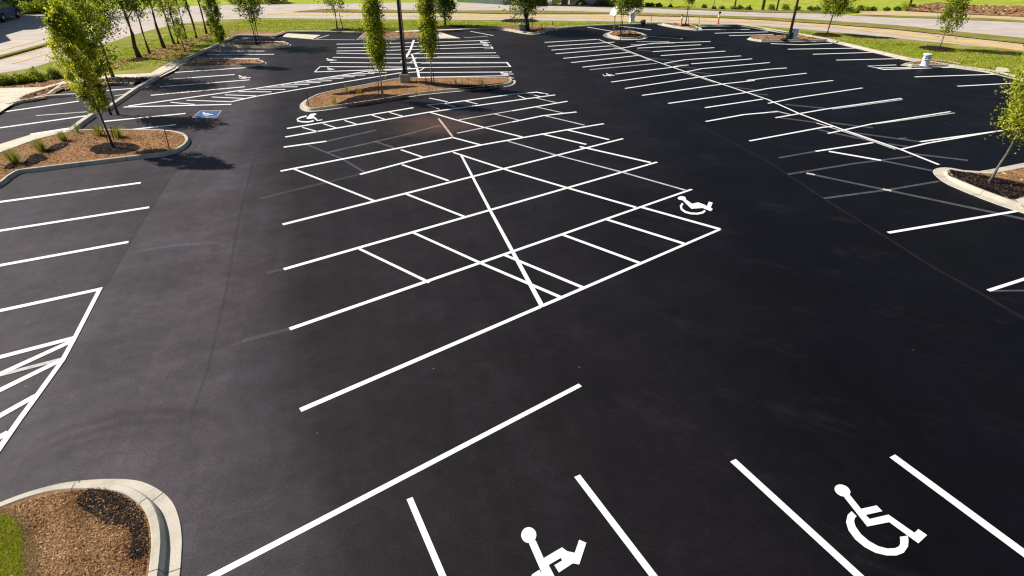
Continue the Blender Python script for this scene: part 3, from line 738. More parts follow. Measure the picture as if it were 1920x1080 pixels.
# right hand island runs out of view
RI = [(1749, 323), (1752, 317.5), (1765, 314.5), (1785, 315.5), (1836, 321.5), (1920, 305.5), (2150, 270), (2300, 330), (2150, 440), (1990, 420), (1905, 396), (1840, 373), (1778, 347), (1757, 333)]
Iland['right'] = island('pointed pale kerbed island with dark mulch around a leaning young tree', RI, kw=.2, g=.42, nchip=3000, csize=.045, smooth=2, joint=3.0,
    dark=[[(1776, 320), (1790, 319.5), (1850, 329), (1925, 344), (1985, 352), (1960, 372), (1902, 372.5), (1860, 361), (1815, 344), (1783, 330)]], darkchips=6500)
pa = PP([(1903, 375), (1925, 366), (1990, 350), (2060, 380), (2000, 412), (1930, 396)], .15)
pad = flat('concrete_pad', pa, .165, M['pad'], Iland['right'])

# perimeter kerb along the lot: two runs
def kerb_run(px, kw, h, g, label, side=1):
    p = smooth_poly(PP(px), 2, False); mb = MB()
    if side < 0: p.reverse()
    sweep(mb, p, kerb_prof(kw, h, g), False, joint=6)
    return tag(mb.build('kerb', [M['concrete'], M['joint']]), label, 'kerb', kind='structure')
kerb_run([(2500, 320), (2200, 218), (1920, 152), (1850, 135), (1700, 112.5), (1545, 75), (1440, 57), (1385, 48.5), (1312, 50)], .34, .15, .25, 'long pale kerb along the right edge of the car park', -1)
kerb_run([(1234, 45.5), (1100, 50.5), (1048, 55)], .3, .15, 0, 'dark faced kerb at the rear by the sign island', -1)
kerb_run([(935, 54.5), (866, 57.5), (818, 60.5)], .3, .14, 0, 'short rear kerb in front of the dark mulch ring', -1)
kerb_run([(680, 63.5), (600, 61.5), (536, 62), (519, 68.3), (452, 68.3), (420, 81.3), (405, 88.8)], .3, .16, 0, 'stepped rear kerb in front of the far lawn', -1)
kerb_run([(407, 88.3), (355, 111.5), (330, 130.5)], .3, .18, 0, 'dark faced diagonal kerb below the tree row', -1)
kerb_run([(330, 131), (300, 147), (262, 169), (235, 188), (205, 208.5)], .32, .18, 0, 'long diagonal kerb dividing the two left lots', -1)
kerb_run([(181, 219), (160, 234), (140, 251)], .34, .20, 0, 'short diagonal kerb stub touching the left island', -1)
kerb_run([(152, 180.5), (96, 184), (60, 190), (36, 194.5), (20, 199)], .3, .15, 0, 'pale kerb of the mulch wedge at the upper left', -1)
kerb_run([(250, 160), (203, 159.5), (118, 167), (95, 180)], .2, .14, 0, 'thin pale kerb below the dark planting strip', -1)

# pavements, pads, mulch strips on the verge
SW = [(-120, 168), (0, 165), (82, 163), (120, 152), (212, 140), (282, 137), (322, 114), (357, 111), (328, 131), (298, 145.3), (212, 145.5), (122, 157), (37, 187), (22, 196), (0, 210), (-120, 262)]
tag(flat('pavement', PP(SW, .12), .118, M['pad']), 'pale footpath running from the left edge to the tree row', 'pavement', kind='structure')
for px, lab in (([(530, 69.3), (536, 62.6), (601, 66), (586, 74)], 'bright concrete ramp pad at the rear left'), ([(812, 72.5), (818, 61), (828, 61.5), (864, 72)], 'bright wedge of concrete behind the columnar tree'), ([(742, 61.2), (866, 57), (868, 58.5), (742, 63.5)], 'thin concrete strip at the foot of the far lawn'),
                ([(1863, 138), (1868, 129.5), (1888, 132), (1892, 139.5)], 'bright drain slab set in the right kerb')):
    zz = .16 if px[0][0] > 1800 or px[0][0] == 742 else .014
    tag(flat('concrete_pad', PP(px), zz, M['pad']), lab, 'concrete pad', kind='structure')
def bed(px, z, mat, lab, n=0, cm=None, cs=.07, wob=.08):
    q = smooth_poly(PP(px, z), 2)
    o = flat('mulch_bed', q, z, M[mat], wob=wob); tag(o, lab, 'mulch bed', kind='structure')
    if n: chips('wood_chips', q, n, cs, z, M[cm or 'chips'], o)['kind'] = 'stuff'
    return o
bed([(215, 115), (265, 104), (295, 90), (327, 82), (352, 74), (384, 66), (398, 68), (385, 74), (371, 80), (362, 86), (358, 98), (352, 105), (310, 110), (281, 112), (240, 118), (215, 130)], .115, 'straw', 'tan pine straw bed under the row of trees', 1800, cs=.09)
bed([(22, 196), (37, 187), (122, 156.5), (212, 145), (206, 158), (118, 166.5), (95, 180), (35, 192)], .113, 'straw', 'tan mulch wedge beside the upper left footpath', 500)
bed([(205, 146), (290, 145.6), (262, 153.5), (205, 157.5)], .125, 'darkmulch', 'dark mulch strip beside the left footpath', 400, 'darkchips')
bed([(-120, 172), (-120, 160), (0, 158), (80, 150), (120, 147), (126, 150.5), (82, 162), (0, 164)], .116, 'straw', 'tan mulch bed in front of the round hedge bushes', 500)
bed([(-100, 162), (0, 154), (45, 149), (82, 151), (70, 156), (0, 161)], .122, 'darkmulch', 'dark mulch patch below the round bushes', 300, 'darkchips')
bed([(428, 57), (470, 57), (482, 61), (480, 67), (452, 66), (432, 72), (425, 70)], .115, 'straw', 'brown mulch corner at the end of the tree row')
bed([(480, 59), (515, 61), (535, 60), (518, 67.3), (484, 67.5)], .12, 'straw', 'brown mulch wedge behind the stepped kerb')
bed([(-60, 22), (30, 27), (108, 25), (112, 16), (60, 12), (-60, 4)], .02, 'darkmulch', 'dark planting bed behind the parked car')
bed([(1696, 19), (1706, 12), (1740, 6), (1768, 4.5), (1800, 9), (1925, 11), (2050, 14), (2050, 34), (1920, 30.5), (1800, 25.5), (1720, 20)], .05, 'straw', 'bare brown earth bank beyond the road', 1500, cs=.18)
bed([(965, 9.5), (1020, 7.5), (1080, 8.5), (1150, 9), (1200, 13), (1154, 13.4), (1020, 9.8)], .03, 'darkmulch', 'dark planting bed below the pale far building')
bed([(1210, 14.4), (1330, 15), (1440, 19), (1600, 21), (1590, 24), (1440, 23), (1330, 19)], .03, 'median', 'scrubby strip at the foot of the bright field')
def ring(px, py, r, lab, sq=1.0, h=.14):
    c = P(px, py, .1); mb = MB(); n = 40; rows = [(1.0, 0), (.86, .45), (.6, .8), (.3, .97)]
    vs = []; jit = [1+random.uniform(-.07, .07) for _ in range(n)]
    for s_, z in rows:
        for k in range(n):
            a = 2*math.pi*k/n; vs.append((c.x+math.cos(a)*r*s_*jit[k], c.y+math.sin(a)*r*s_*sq*jit[k], .10+h*z+random.uniform(-.01, .01)))
    vs.append((c.x, c.y, .10+h))
    fs = [(i*n+k, i*n+(k+1) % n, (i+1)*n+(k+1) % n, (i+1)*n+k) for i in range(3) for k in range(n)]+[(3*n+k, 3*n+(k+1) % n, 4*n) for k in range(n)]
    mb.add(vs, fs); o = mb.build('mulch_ring', M['darkmulch'])
    return tag(o, lab, 'mulch bed', kind='structure')
ring(262, 112.5, .75, 'dark mulch ring around the thickest tree of the row')
ring(639, 57, 1.15, 'dark mulch ring under the staked far lawn tree')
ring(842, 51.5, 1.75, 'wide dark mulch ring under the dense round tree', .8)
ring(975, 39, 2.1, 'dark mulch patch behind the thick rear trunk', .7)
ring(1551, 66, 1.35, 'dark mulch ring under the lawn tree near the right lamp post')
ring(1758, 92, 1.45, 'dark mulch ring under the slim tree on the right verge')
ring(388, 66, .5, 'small tan mound at the foot of a row tree').data.materials[0] = M['straw']
ring(1285, 48, .6, 'small mulch mound under the far kerb tree')
# grass blades over the verge
vb = [q for q in PP([(126, 128), (240, 90), (330, 62), (430, 45), (480, 37), (700, 40), (960, 42), (1200, 43), (1440, 52), (1690, 78), (1925, 104), (1925, 146), (1700, 108), (1545, 71), (1440, 53), (1232, 42), (1048, 50), (866, 54), (680, 60), (536, 59), (452, 60), (400, 84), (350, 108), (215, 136)], .1)]
bp = inside(vb, 26000)
blades('grass', bp, .11, .10, M['blades'], w=.03, lean=.7)
tag(bpy.data.objects['grass'], 'mown grass growing on the verge around the car park', 'grass', kind='stuff')

# ------------------------------------------------------------------ trees
def tree(label, bx, by, h, cb, prof, tr=.05, nl=3000, leaf=.13, mat='leaf', bark='bark', lean=(0, 0), seed=1, stems=1, z=.12, group=None, name='tree', ncl=60, spread=.16, cat='tree', bias=0.0, nlimb=16, loc=None):
    r = np.random.default_rng(seed); B = loc or P(bx, by, z); B = Vector((B.x, B.y, z))
    root = empty(name, B, label, cat, group)
    mb = MB(); axes = []
    for s_ in range(stems):
        off = Vector((0, 0, 0)) if stems == 1 else Vector((math.cos(s_*2.4+seed)*.22, math.sin(s_*2.4+seed)*.1, 0))
        pts = []
        for k in range(9):
            t = k/8
            pts.append(Vector((lean[0]*h*t+off.x*(1+1.2*t)+r.normal(0, .018*h*.25)*(k > 0), lean[1]*h*t+off.y*(1+t)+r.normal(0, .018*h*.25)*(k > 0), -.08 if k == 0 else t*h*.93)))
        rad = [tr*(1.35 if k == 0 else 1.0)*(1-.86*k/8) for k in range(9)]
        mb.tube(pts, rad, 8); axes.append(pts)
    def axis(s_, t):
        p = axes[s_]; x = min(.999, max(0, t))*8; i = int(x); return p[i].lerp(p[i+1], x-i)
    def rad_at(t): return float(np.interp(t, [a for a, b in prof], [b for a, b in prof]))
    cl = []
    for i in range(nlimb):
        t = (i+.5)/nlimb*.9; zt = cb+(h-cb)*t; a = i*2.4+r.uniform(-.5, .5); rr = rad_at(min(1, t+.10))*r.uniform(.7, 1.0)
        s_ = i % stems; p0 = axis(s_, zt/h/.93*.9)
        rise = (h-cb)*.10+rr*.75
        p1 = p0+Vector((math.cos(a)*rr*.5, math.sin(a)*rr*.5, rise*.45)); p2 = p0+Vector((math.cos(a)*rr*.95, math.sin(a)*rr*.95, rise))
        mb.tube([p0, p1, p2], [tr*.34*(1-t*.6), tr*.22*(1-t*.6), tr*.06], 5)
        cl += [p1.lerp(p2, .35), p2, p2+Vector((math.cos(a), math.sin(a), .3))*rr*.12]
    while len(cl) < ncl:
        t = r.beta(1.15, 1.1); a = r.uniform(0, 6.283); rr = rad_at(t)*math.sqrt(r.uniform(.02, 1))
        q = axis(r.integers(0, stems), (cb+(h-cb)*t)/h); cl.append(Vector((q.x+math.cos(a)*rr, q.y+math.sin(a)*rr, cb+(h-cb)*t)))
    C = np.array([tuple(q) for q in cl]); k = r.integers(0, len(C), nl)
    rm = max(b for a, b in prof)
    pos = C[k]+r.normal(size=(nl, 3))*(rm*spread*r.uniform(.6, 1.5, len(C))[k])[:, None]*np.array([1, 1, 1.25])
    ct = r.normal(0, .21, len(C))
    tone = np.clip(.5+bias+ct[k]+r.normal(0, .22, nl), 0, 1)
    V, Fc, T = leaves(pos, leaf, r, tone)
    mb.build('trunk', M[bark], root, smooth=True, local=True)
    cr = tri_mesh('crown', V, Fc, T, M[mat], root); cr.location = (0, 0, 0)
    return root
COLUMN = [(0, .25), (.12, .75), (.3, 1.0), (.5, .95), (.7, .8), (.88, .5), (1, .12)]
ROUND = [(0, .45), (.2, .9), (.45, 1.0), (.7, .85), (.9, .5), (1, .15)]
VASE = [(0, .25), (.25, .6), (.55, 1.0), (.8, .9), (1, .4)]
def pr(base, r): return [(a, b*r) for a, b in base]
tree('near slim leafy tree leaning over the left tan island', 213, 277, 6.5, 1.55, [(0, .16), (.1, .45), (.25, .66), (.45, .86), (.62, .88), (.8, .68), (1, .2)], .052, 11500, .104, 'leafy', 'bark', (-.03, 0), 3, ncl=105, spread=.125, bias=.02, nlimb=30, z=.14)
tree('leafy tree at the kerb end hidden behind the near slim tree', 214, 214, 6.6, 2.0, pr(VASE, 1.0), .062, 5500, .13, 'leaf', 'bark', (-.02, 0), 4, ncl=110, bias=.0, nlimb=26, z=.02, stems=2)
row = 'trees in a row on the pine straw bed'
tree('row tree by the footpath, nearest the dark mulch strip', 212, 144, 7.4, 2.4, pr(ROUND, 1.75), .10, 6500, .15, 'leaf', 'bark', (-.03, 0), 5, ncl=110, group=row, nlimb=24, bias=-.02)
tree('thick dark trunked row tree standing in a dark mulch ring', 262, 109, 7.6, 3.0, pr(ROUND, 1.7), .17, 5200, .15, 'leafd', 'bark', (-.03, 0), 6, group=row, bias=.18, ncl=90)
tree('thin row tree right beside the thick dark trunked one', 281, 101, 7.2, 2.9, pr(ROUND, 1.4), .085, 3600, .15, 'leaf', 'bark', (-.02, 0), 7, group=row, ncl=70)
tree('straight trunked row tree at the middle of the straw bed', 308, 90, 7.6, 3.3, pr(ROUND, 1.5), .14, 4200, .15, 'leaf', 'bark', (-.03, 0), 8, group=row, ncl=70)
tree('tiny low sapling on the lawn edge below the tree row', 348, 98, 2.6, .9, pr(VASE, .7), .04, 900, .12, 'leafy', 'bark', (-.10, 0), 9, ncl=36, nlimb=9)
tree('loose crowned row tree with its leaves low on two stems', 331, 82, 7.2, 1.9, pr(VASE, 1.6), .09, 3400, .15, 'leaf', 'bark', (-.02, 0), 10, stems=2, group=row, ncl=60, bias=.1)
tree('slender row tree with leaves hanging low on its trunk', 350, 73, 7.0, 1.8, pr(ROUND, 1.0), .07, 2600, .15, 'leafy', 'bark', (0, 0), 11, group=row, ncl=55)
tree('row tree with clear straight trunk, third from the far end', 369, 72, 7.6, 3.4, pr(ROUND, 1.5), .11, 3400, .16, 'leaf', 'bark', (-.03, 0), 12, group=row, ncl=60)
tree('row tree standing in a small tan mound at the far end', 388, 65.5, 7.4, 3.0, pr(ROUND, 1.4), .10, 3400, .16, 'leaf', 'bark', (-.02, 0), 13, group=row, ncl=60, bias=-.05)
tree('columnar young tree in the brown island with a black stake', 421, 118, 5.4, 1.45, pr(COLUMN, .58), .05, 6500, .115, 'leaf', 'palebark', (-.01, 0), 14, ncl=90, bias=-.02, nlimb=22)
tree('multi stemmed young tree in the far brown island', 484, 84.5, 5.6, 1.9, pr(VASE, 1.5), .045, 3600, .16, 'leaf', 'bark', (-.02, 0), 15, stems=3, ncl=60, bias=-.12)
tree('thin staked tree with a sparse crown on the far lawn', 632, 53, 5.2, 1.4, pr(VASE, 1.9), .07, 2300, .17, 'leaf', 'bark', (-.01, 0), 16, ncl=46, bias=-.05)
colg = 'columnar trees on the long central island'
tree('columnar yellow green tree at the front of the central island', 719, 184, 6.3, 1.55, [(0, .14), (.08, .34), (.2, .44), (.33, .58), (.45, .40), (.6, .48), (.8, .46), (.92, .3), (1, .1)], .045, 9000, .105, 'leafy', 'palebark', (-.012, 0), 17, ncl=170, spread=.22, nlimb=40, group=colg, z=.14)
tree('columnar yellow green tree just right of the lamp post block', 809, 158, 6.4, 1.75, [(0, .2), (.1, .42), (.22, .58), (.36, .5), (.5, .40), (.7, .5), (.9, .4), (1, .14)], .05, 9000, .108, 'leafy', 'palebark', (.0, 0), 18, ncl=160, spread=.22, nlimb=40, group=colg, z=.14)
tree('dense dark round tree in a wide dark mulch ring', 835, 47.5, 5.4, .75, pr(ROUND, 1.2), .10, 9000, .17, 'leafd', 'bark', (0, 0), 19, ncl=130, bias=.0)
tree('thick trunked spreading tree beside the small concrete block', 986, 56, 5.6, 1.7, pr(ROUND, 2.3), .32, 9000, .19, 'leafd', 'bark', (0, 0), 20, ncl=110, bias=.18, stems=1)
tree('thin stemmed young tree on the white sign island', 1166, 63.5, 4.6, 1.75, pr(COLUMN, 1.0), .05, 2600, .17, 'leaf', 'bark', (0, 0), 21, stems=2, ncl=60, bias=.08)
tree('young tree on the sign island, the one farther from the sign', 1180.5, 62.5, 4.6, 1.7, pr(COLUMN, 1.0), .05, 2600, .17, 'leaf', 'palebark', (.01, 0), 22, ncl=60, bias=-.02)
tree('small vase shaped tree beside the orange marker post', 1285, 47, 4.6, 2.0, pr(VASE, 1.2), .06, 2200, .18, 'leafd', 'bark', (.02, 0), 23, ncl=50, bias=.25)
tree('round crowned lawn tree near the right lamp post', 1551, 64, 5.0, 1.45, pr(ROUND, 1.3), .075, 5200, .17, 'leaf', 'bark', (.03, 0), 24, ncl=80, bias=.0)
tree('slim pale trunked tree on the right verge in a mulch ring', 1760, 92, 5.6, 1.5, [(0, .8), (.1, 1.2), (.2, .7), (.35, .75), (.6, 1.0), (.85, .8), (1, .3)], .07, 3800, .15, 'leaf', 'palebark', (.03, 0), 25, ncl=70, bias=.0)
tree('leaning young tree with bright leaves at the right edge', 1855, 342, 5.6, 1.75, [(0, .22), (.1, .45), (.3, .62), (.5, .85), (.75, .9), (.9, .6), (1, .2)], .055, 8500, .095, 'leafy', 'palebark', (.10, -.02), 26, ncl=110, spread=.2, bias=.05, nlimb=30, z=.15)
tree('dark trunked tree behind the road at the upper left', 111, 29, 8, 2.6, pr(ROUND, 2.2), .14, 3500, .22, 'leafd', 'bark', (-.05, 0), 27, ncl=70, z=0)
tree('small bare-looking bushy tree far behind the orange post', 1257, 11, 2.6, .5, pr(ROUND, .65), .05, 500, .2, 'leafd', 'bark', (0, 0), 28, ncl=26, nlimb=8, z=0, bias=.1)
tree('tiny reddish sparse tree far behind the road', 1338, 14, 2.8, .9, pr(VASE, .6), .05, 260, .2, 'leafd', 'bark', (0, 0), 29, ncl=20, nlimb=8, z=0, bias=.3)

# shrubs
def shrub(label, px, py, r, n=900, mat='leafd', z=0, seed=1, group=None, hs=.9, leaf=.11, bias=.1):
    q = np.random.default_rng(seed); B = P(px, py, z); root = empty('shrub', B, label, 'shrub', group)
    a = q.normal(size=(n, 3)); a /= np.linalg.norm(a, axis=1)[:, None]; a[:, 2] = np.abs(a[:, 2])*1.2*hs+.05
    lump = 1+.16*np.sin(a[:, 0]*5+seed)*np.cos(a[:, 1]*4+seed*2)+.12*np.sin(a[:, 2]*7+seed)
    pos = a*(r*q.uniform(.55, 1.06, n)*lump)[:, None]
    V, Fc, T = leaves(pos, leaf, q, np.clip(.45+bias+q.normal(0, .2, n), 0, 1))
    c = tri_mesh('foliage', V, Fc, T, M[mat], root); c.location = (0, 0, 0)
    mb = MB()
    for k in range(5): mb.tube([(0, 0, -.03), (math.cos(k*1.3)*r*.4, math.sin(k*1.3)*r*.4, r*.6*hs)], [.03, .01], 5)
    mb.build('stem', M['bark'], root, local=True)
    return root
hedge = 'round bushes along the left roadside'
for i, (x, y, r, lab) in enumerate([(10, 158, .62, 'round hedge bush cut by the left edge'), (39, 155, .58, 'round hedge bush, second from the left edge'), (68, 151, .72, 'largest round hedge bush of the left roadside'), (102, 146, .58, 'round hedge bush closest to the leafy tree'), (-24, 163, .6, 'round hedge bush just outside the left edge')]):
    shrub(lab, x, y, r*.86, 1500, 'leaf', .12, 40+i, hedge, 1.0, .09, -.04)
far = 'small bushes along the far side of the road'
L = [(1214, 11, .7, 'dark'), (1222, 11, .7, 'dark'), (1235, 12, .8, 'dark'), (1257, 13, .5, 'dull'), (1320, 15, .7, 'dark'), (1338, 17, .6, 'dark'), (1353, 17, .7, 'dull'), (1376, 17.5, .8, 'brown'), (1387, 17.5, .9, 'dark'), (1403, 18.5, .8, 'dark'),
     (1446, 17, .9, 'brown'), (1472, 17, 1.0, 'brown'), (1494, 18, .8, 'dark'), (1519, 18, .75, 'dark'), (1531, 19.5, .95, 'dark'), (1593, 22, .95, 'dark'), (1605, 23, .8, 'leafy'), (1613, 19, .95, 'dark'), (1627, 19.5, .7, 'leafy'), (1636, 19.5, .85, 'dark'), (1662, 19.5, .75, 'dark'), (1682, 19, .85, 'dark'), (1695, 18, 1.1, 'yellow'), (1711, 14, .7, 'dark')]
ref = ['just right of the far pier', 'second right of the far pier', 'largest of the three by the far pier', 'under the small far bushy tree', 'right of the orange post tree', 'under the tiny reddish tree', 'right of the tiny reddish tree', 'left of the thin brown post', 'right of the thin brown post', 'left of the thick brown post',
       'left of the slim post by the lamp', 'left of the lamp post top', 'right of the lamp post top', 'midway between lamp post and lawn tree', 'left of the round lawn tree crown', 'right of the round lawn tree crown', 'low beside the side road mouth', 'at the start of the side road', 'behind the side road, low and pale', 'behind the side road, next to the pale one', 'behind the side road, standing alone', 'left of the tall yellow shrub', 'left foot of the earth bank', 'at the post on the earth bank']
for i, ((x, y, r, k), rf) in enumerate(zip(L, ref)):
    shrub(('%s bush %s' % ({'dark': 'dark green', 'dull': 'dull green', 'brown': 'brownish', 'leafy': 'pale leafy', 'yellow': 'tall yellowish'}[k], rf)), x, y, r*.52, 420, 'leafy' if k in ('yellow', 'leafy') else 'leafd', 0, 60+i, far, 1.4 if k == 'yellow' else .85, .13, {'dark': .0, 'dull': .25, 'brown': .3, 'leafy': -.1, 'yellow': .1}[k])
for i, (x, y, r, lab) in enumerate([(1090, 9, .6, 'low bush against the pale far building'), (1123, 9.5, .5, 'dark bush right of the pale far building'), (1134, 10, .5, 'bush right of the dark one by the pale far building'), (1014, 8, .8, 'broad bush left of the pale far building'),
                                   (60, 24, 1.3, 'light green bush behind the parked car'), (84, 22, 1.4, 'mid green bush near the dark trunk at the upper left'), (100, 23, 1.2, 'green bush at the foot of the dark trunk'), (42, 17, 2.2, 'dark bush right behind the parked car'), (70, 14, 2.3, 'tall greyish bush at the back of the dark bed'), (96, 11, 2.4, 'tall dark bush at the back of the bed'),
                                   (500, 5, 2.0, 'dark bush at the far road edge, left one'), (520, 4.5, 1.6, 'dark bush at the far road edge, right one'), (450, 5, 1.8, 'dark bush behind the far road near the tree row')]):
    shrub(lab, x, y, r, 1000, 'leafd' if i not in (4, 5) else 'leaf', 0, 100+i, None, .8, .2, (-.05 if i not in (4, 5, 8) else .0) if 4 <= i <= 9 else .1)  # upper left bushes get darker leaves for shade, the lit two greener ones
# grass tufts and small plants
def tuft(label, px, py, h, n=320, z=.14, group='ornamental grass tufts on the left island', mat='tuftblades'):
    B = P(px, py, z); h *= 1.2; root = empty('grass_tuft', B, label, 'grass tuft', group)
    a = rng.uniform(0, 6.283, n); rr = np.abs(rng.normal(0, .62, n)); base = np.column_stack([np.cos(a)*.13*rr, np.sin(a)*.13*rr, np.full(n, -.02)])
    hh = h*rng.uniform(.55, 1.15, n); mid = base+np.column_stack([np.cos(a)*rr*hh*.35, np.sin(a)*rr*hh*.35, hh*.6]); tip = base+np.column_stack([np.cos(a)*rr*hh*.95, np.sin(a)*rr*hh*.95, hh*(1-.25*rr)])
    u = np.column_stack([-np.sin(a), np.cos(a), np.zeros(n)])*.008
    V = np.stack([base-u, base+u, mid+u*.8, mid-u*.8, tip], 1).reshape(-1, 3); k = np.arange(n)[:, None]*5
    Fc = np.concatenate([k+np.array([0, 1, 2]), k+np.array([0, 2, 3]), k+np.array([3, 2, 4])]); t = np.clip(rng.beta(2, 2, n)+.1, 0, 1)
    o = tri_mesh('blades', V, Fc, np.concatenate([t, t, t]), M[mat], root); o.location = (0, 0, 0)
    return root
for x, y, h, lab in ((29, 306, .62, 'green grass tuft nearest the left edge of the tan island'), (80, 283, .55, 'green grass tuft beside the small dark mulch patch'), (121, 264, .45, 'small green grass tuft in the middle of the tan island'), (186, 254, .50, 'green grass tuft left of the near slim tree'), (222, 257, .48, 'green grass tuft right of the near slim tree')):
    tuft(lab, x, y, h)
for x, y, h, lab in ((650, 173, .5, 'wispy green plant at the back kerb of the central island'), (629, 194, .4, 'wispy low plant near the nose of the central island'), (782, 178, .25, 'sprig in the middle of the central island'), (855, 157, .35, 'low plant right of the lamp post block'), (905, 160, .4, 'low spreading plant towards the right tip of the island'), (672, 174, .3, 'small dark plant in the rear dark mulch'), (146, 249, .5, 'weedy stem at the kerb stub by the left island')):
    tuft(lab, x, y, h, 60, .14, None)

# ------------------------------------------------------------------ posts, lamps, hydrants, signs
def stake(label, bx, by, tx, ty, z=.13, r=.022, mat='black', group='thin stakes and rods in the planting beds', name='stake', h=None):
    B = P(bx, by, z); hh = h or max(.5, (top_height(bx, by, ty)-z))
    # lean so that the top meets the observed point
    lo = None; best = 1e9
    for k in range(-60, 61):
        d = k*.01*hh; q = proj((B.x+d, B.y, z+hh))
        if abs(q[0]-tx) < best: best = abs(q[0]-tx); lo = d
    mb = MB(); mb.tube([(0, 0, -.1), (lo*.5, 0, hh*.5), (lo, 0, hh)], [r, r, r*.85], 8); mb.tube([(lo, 0, hh), (lo*1.03, 0, hh*1.03)], [r*1.3, r*.6], 8)
    o = mb.build(name, M[mat], None, local=True); o.location = B
    return tag(o, label, 'stake', group)
for a in (('thin rod near the right tip of the left tan island', 318, 279, 308, 238), ('thin stake leaning behind the near slim tree', 203, 266, 190, 231), ('thin upright stake right behind the near slim tree', 213, 262, 207, 234),
          ('thin black rod at the left nose of the central island', 579, 199, 574, 167), ('black rod at the front kerb of the central island', 716, 194, 715, 160), ('short stake between the lamp block and the right columnar tree', 798.5, 157, 798, 142),
          ('thin stake left of the front columnar tree trunk', 710, 176, 709, 145), ('thin stake right of the right columnar tree', 813.5, 158, 812, 128), ('black stake beside the brown island columnar tree', 414, 119, 413, 104), ('thin post on the far mulch corner', 446.5, 62.5, 445.5, 54), ('tiny rod on the kerb at the right tip of central island', 955, 144, 952, 136)):
    stake(*a)
for a in (('second leaning stem staking the far lawn tree', 643, 53, 636, 25), ):
    stake(*a, z=.1, r=.04, mat='bark', group=None)
for a in (('thin rod in the rear corner island, left one', 998, 54, 998, 40), ('thin rod in the rear corner island, right one', 1015, 56, 1015, 49), ('thin rod on the lawn behind the rear kerb', 1036, 50, 1036, 40), ('thin rod at the right end of the sign island', 1192, 63, 1192, 50), ('thin far fence rod left of the orange post', 1221, 40, 1221, 28), ('thin far fence rod right of the far kerb tree', 1291, 47, 1291, 30), ('thin far fence rod nearest the blue ended kerb', 1311, 45, 1311, 32), ('thin rod on the sign island kerb', 1164, 79, 1163.5, 72)):
    stake(*a, z=.06, r=.028)
# central lamp post on its block
B = P(760, 153.5, .12)
lamp = empty('street_lamp', B, 'tall black lamp post on a square concrete block in the central island', 'street lamp')
mb = MB(); mb.box((0, 0, .18), (.62, .62, .72), bev=.03); mb.build('footing', M['block'], lamp, local=True)
mb = MB(); mb.box((0, 0, .56), (.46, .46, .05)); mb.box((0, 0, .63), (.27, .27, .10)); mb.build('base_plate', M['black'], lamp, local=True)
mb = MB(); mb.tube([(0, 0, .6), (0, 0, 4), (0, 0, 8.2)], [.115, .095, .075], 12); mb.build('pole', M['black'], lamp, True, True)
mb = MB(); mb.box((.5, 0, 8.2), (.9, .32, .12)); mb.box((-.5, 0, 8.2), (.9, .32, .12)); mb.build('lamp_head', M['black'], lamp, local=True)
B = P(764, 147, .12); cp = empty('banner_pole', B, 'thin brown pole standing close behind the black lamp post', 'pole')
mb = MB(); mb.tube([(0, 0, -.1), (-.02, 0, 3), (-.06, 0, 6.4)], [.045, .042, .035], 8); mb.build('shaft', M['brownmetal'], cp, True, True)
mb = MB(); mb.box((0, 0, .05), (.2, .2, .1)); mb.build('foot', M['brownmetal'], cp, local=True)
B = P(1479, 73.5, .12)
lamp2 = empty('street_lamp', B, 'tall dark lamp post leaning on the flat tan right island', 'street lamp')
mb = MB(); mb.lathe((0, 0, 0), [(.30, -.05), (.30, .45), (.26, .55), (.12, .6)], 14); mb.build('footing', M['black'], lamp2, local=True)
mb = MB(); mb.tube([(0, 0, .5), (.02, 0, 4), (.06, 0, 8.2)], [.13, .10, .07], 10); mb.build('pole', M['brownmetal'], lamp2, True, True)
mb = MB(); mb.box((.5, 0, 8.2), (.9, .32, .12)); mb.build('lamp_head', M['black'], lamp2, local=True)
# hydrants
def hydrant(label, px, py, s=1.0, z=.13):
    B = P(px, py, z); o = empty('hydrant', B, label, 'hydrant', 'white hydrants of the car park'); k = s
    mb = MB(); mb.lathe((0, 0, 0), [(.36*k, -.05), (.36*k, .02), (.31*k, .05), (.29*k, .22*k), (.27*k, .44*k)], 20); mb.build('lower_barrel', M['hydrant'], o, True, True)
    mb = MB(); mb.lathe((0, 0, 0), [(.27*k, .44*k), (.33*k, .46*k), (.33*k, .54*k), (.28*k, .57*k), (.28*k, .74*k), (.30*k, .80*k)], 20); mb.build('upper_barrel', M['hydrant'], o, True, True)
    mb = MB(); mb.lathe((0, 0, 0), [(.30*k, .80*k), (.36*k, .82*k), (.36*k, .93*k), (.33*k, .95*k), (.30*k, .955*k), (.10*k, .97*k)], 20); mb.build('bonnet', M['hydrant'], o, local=True)
    for sx in (-.75, .75):
        mb = MB(); mb.tube([(sx*.28*k, -.12*k, .66*k), (sx*.40*k, -.18*k, .66*k), (sx*.41*k, -.185*k, .66*k)], [.075*k, .075*k, .05*k], 10); mb.build('nozzle', M['hydrant'], o, True, True)
hydrant('squat white hydrant alone on the small tan right island', 1733, 122.5, .88)
hydrant('white hydrant beside the leaning lamp post', 1487.5, 73, .95)
hydrant('bluish white hydrant behind the sign island trees', 1184.5, 41, .98, .1)
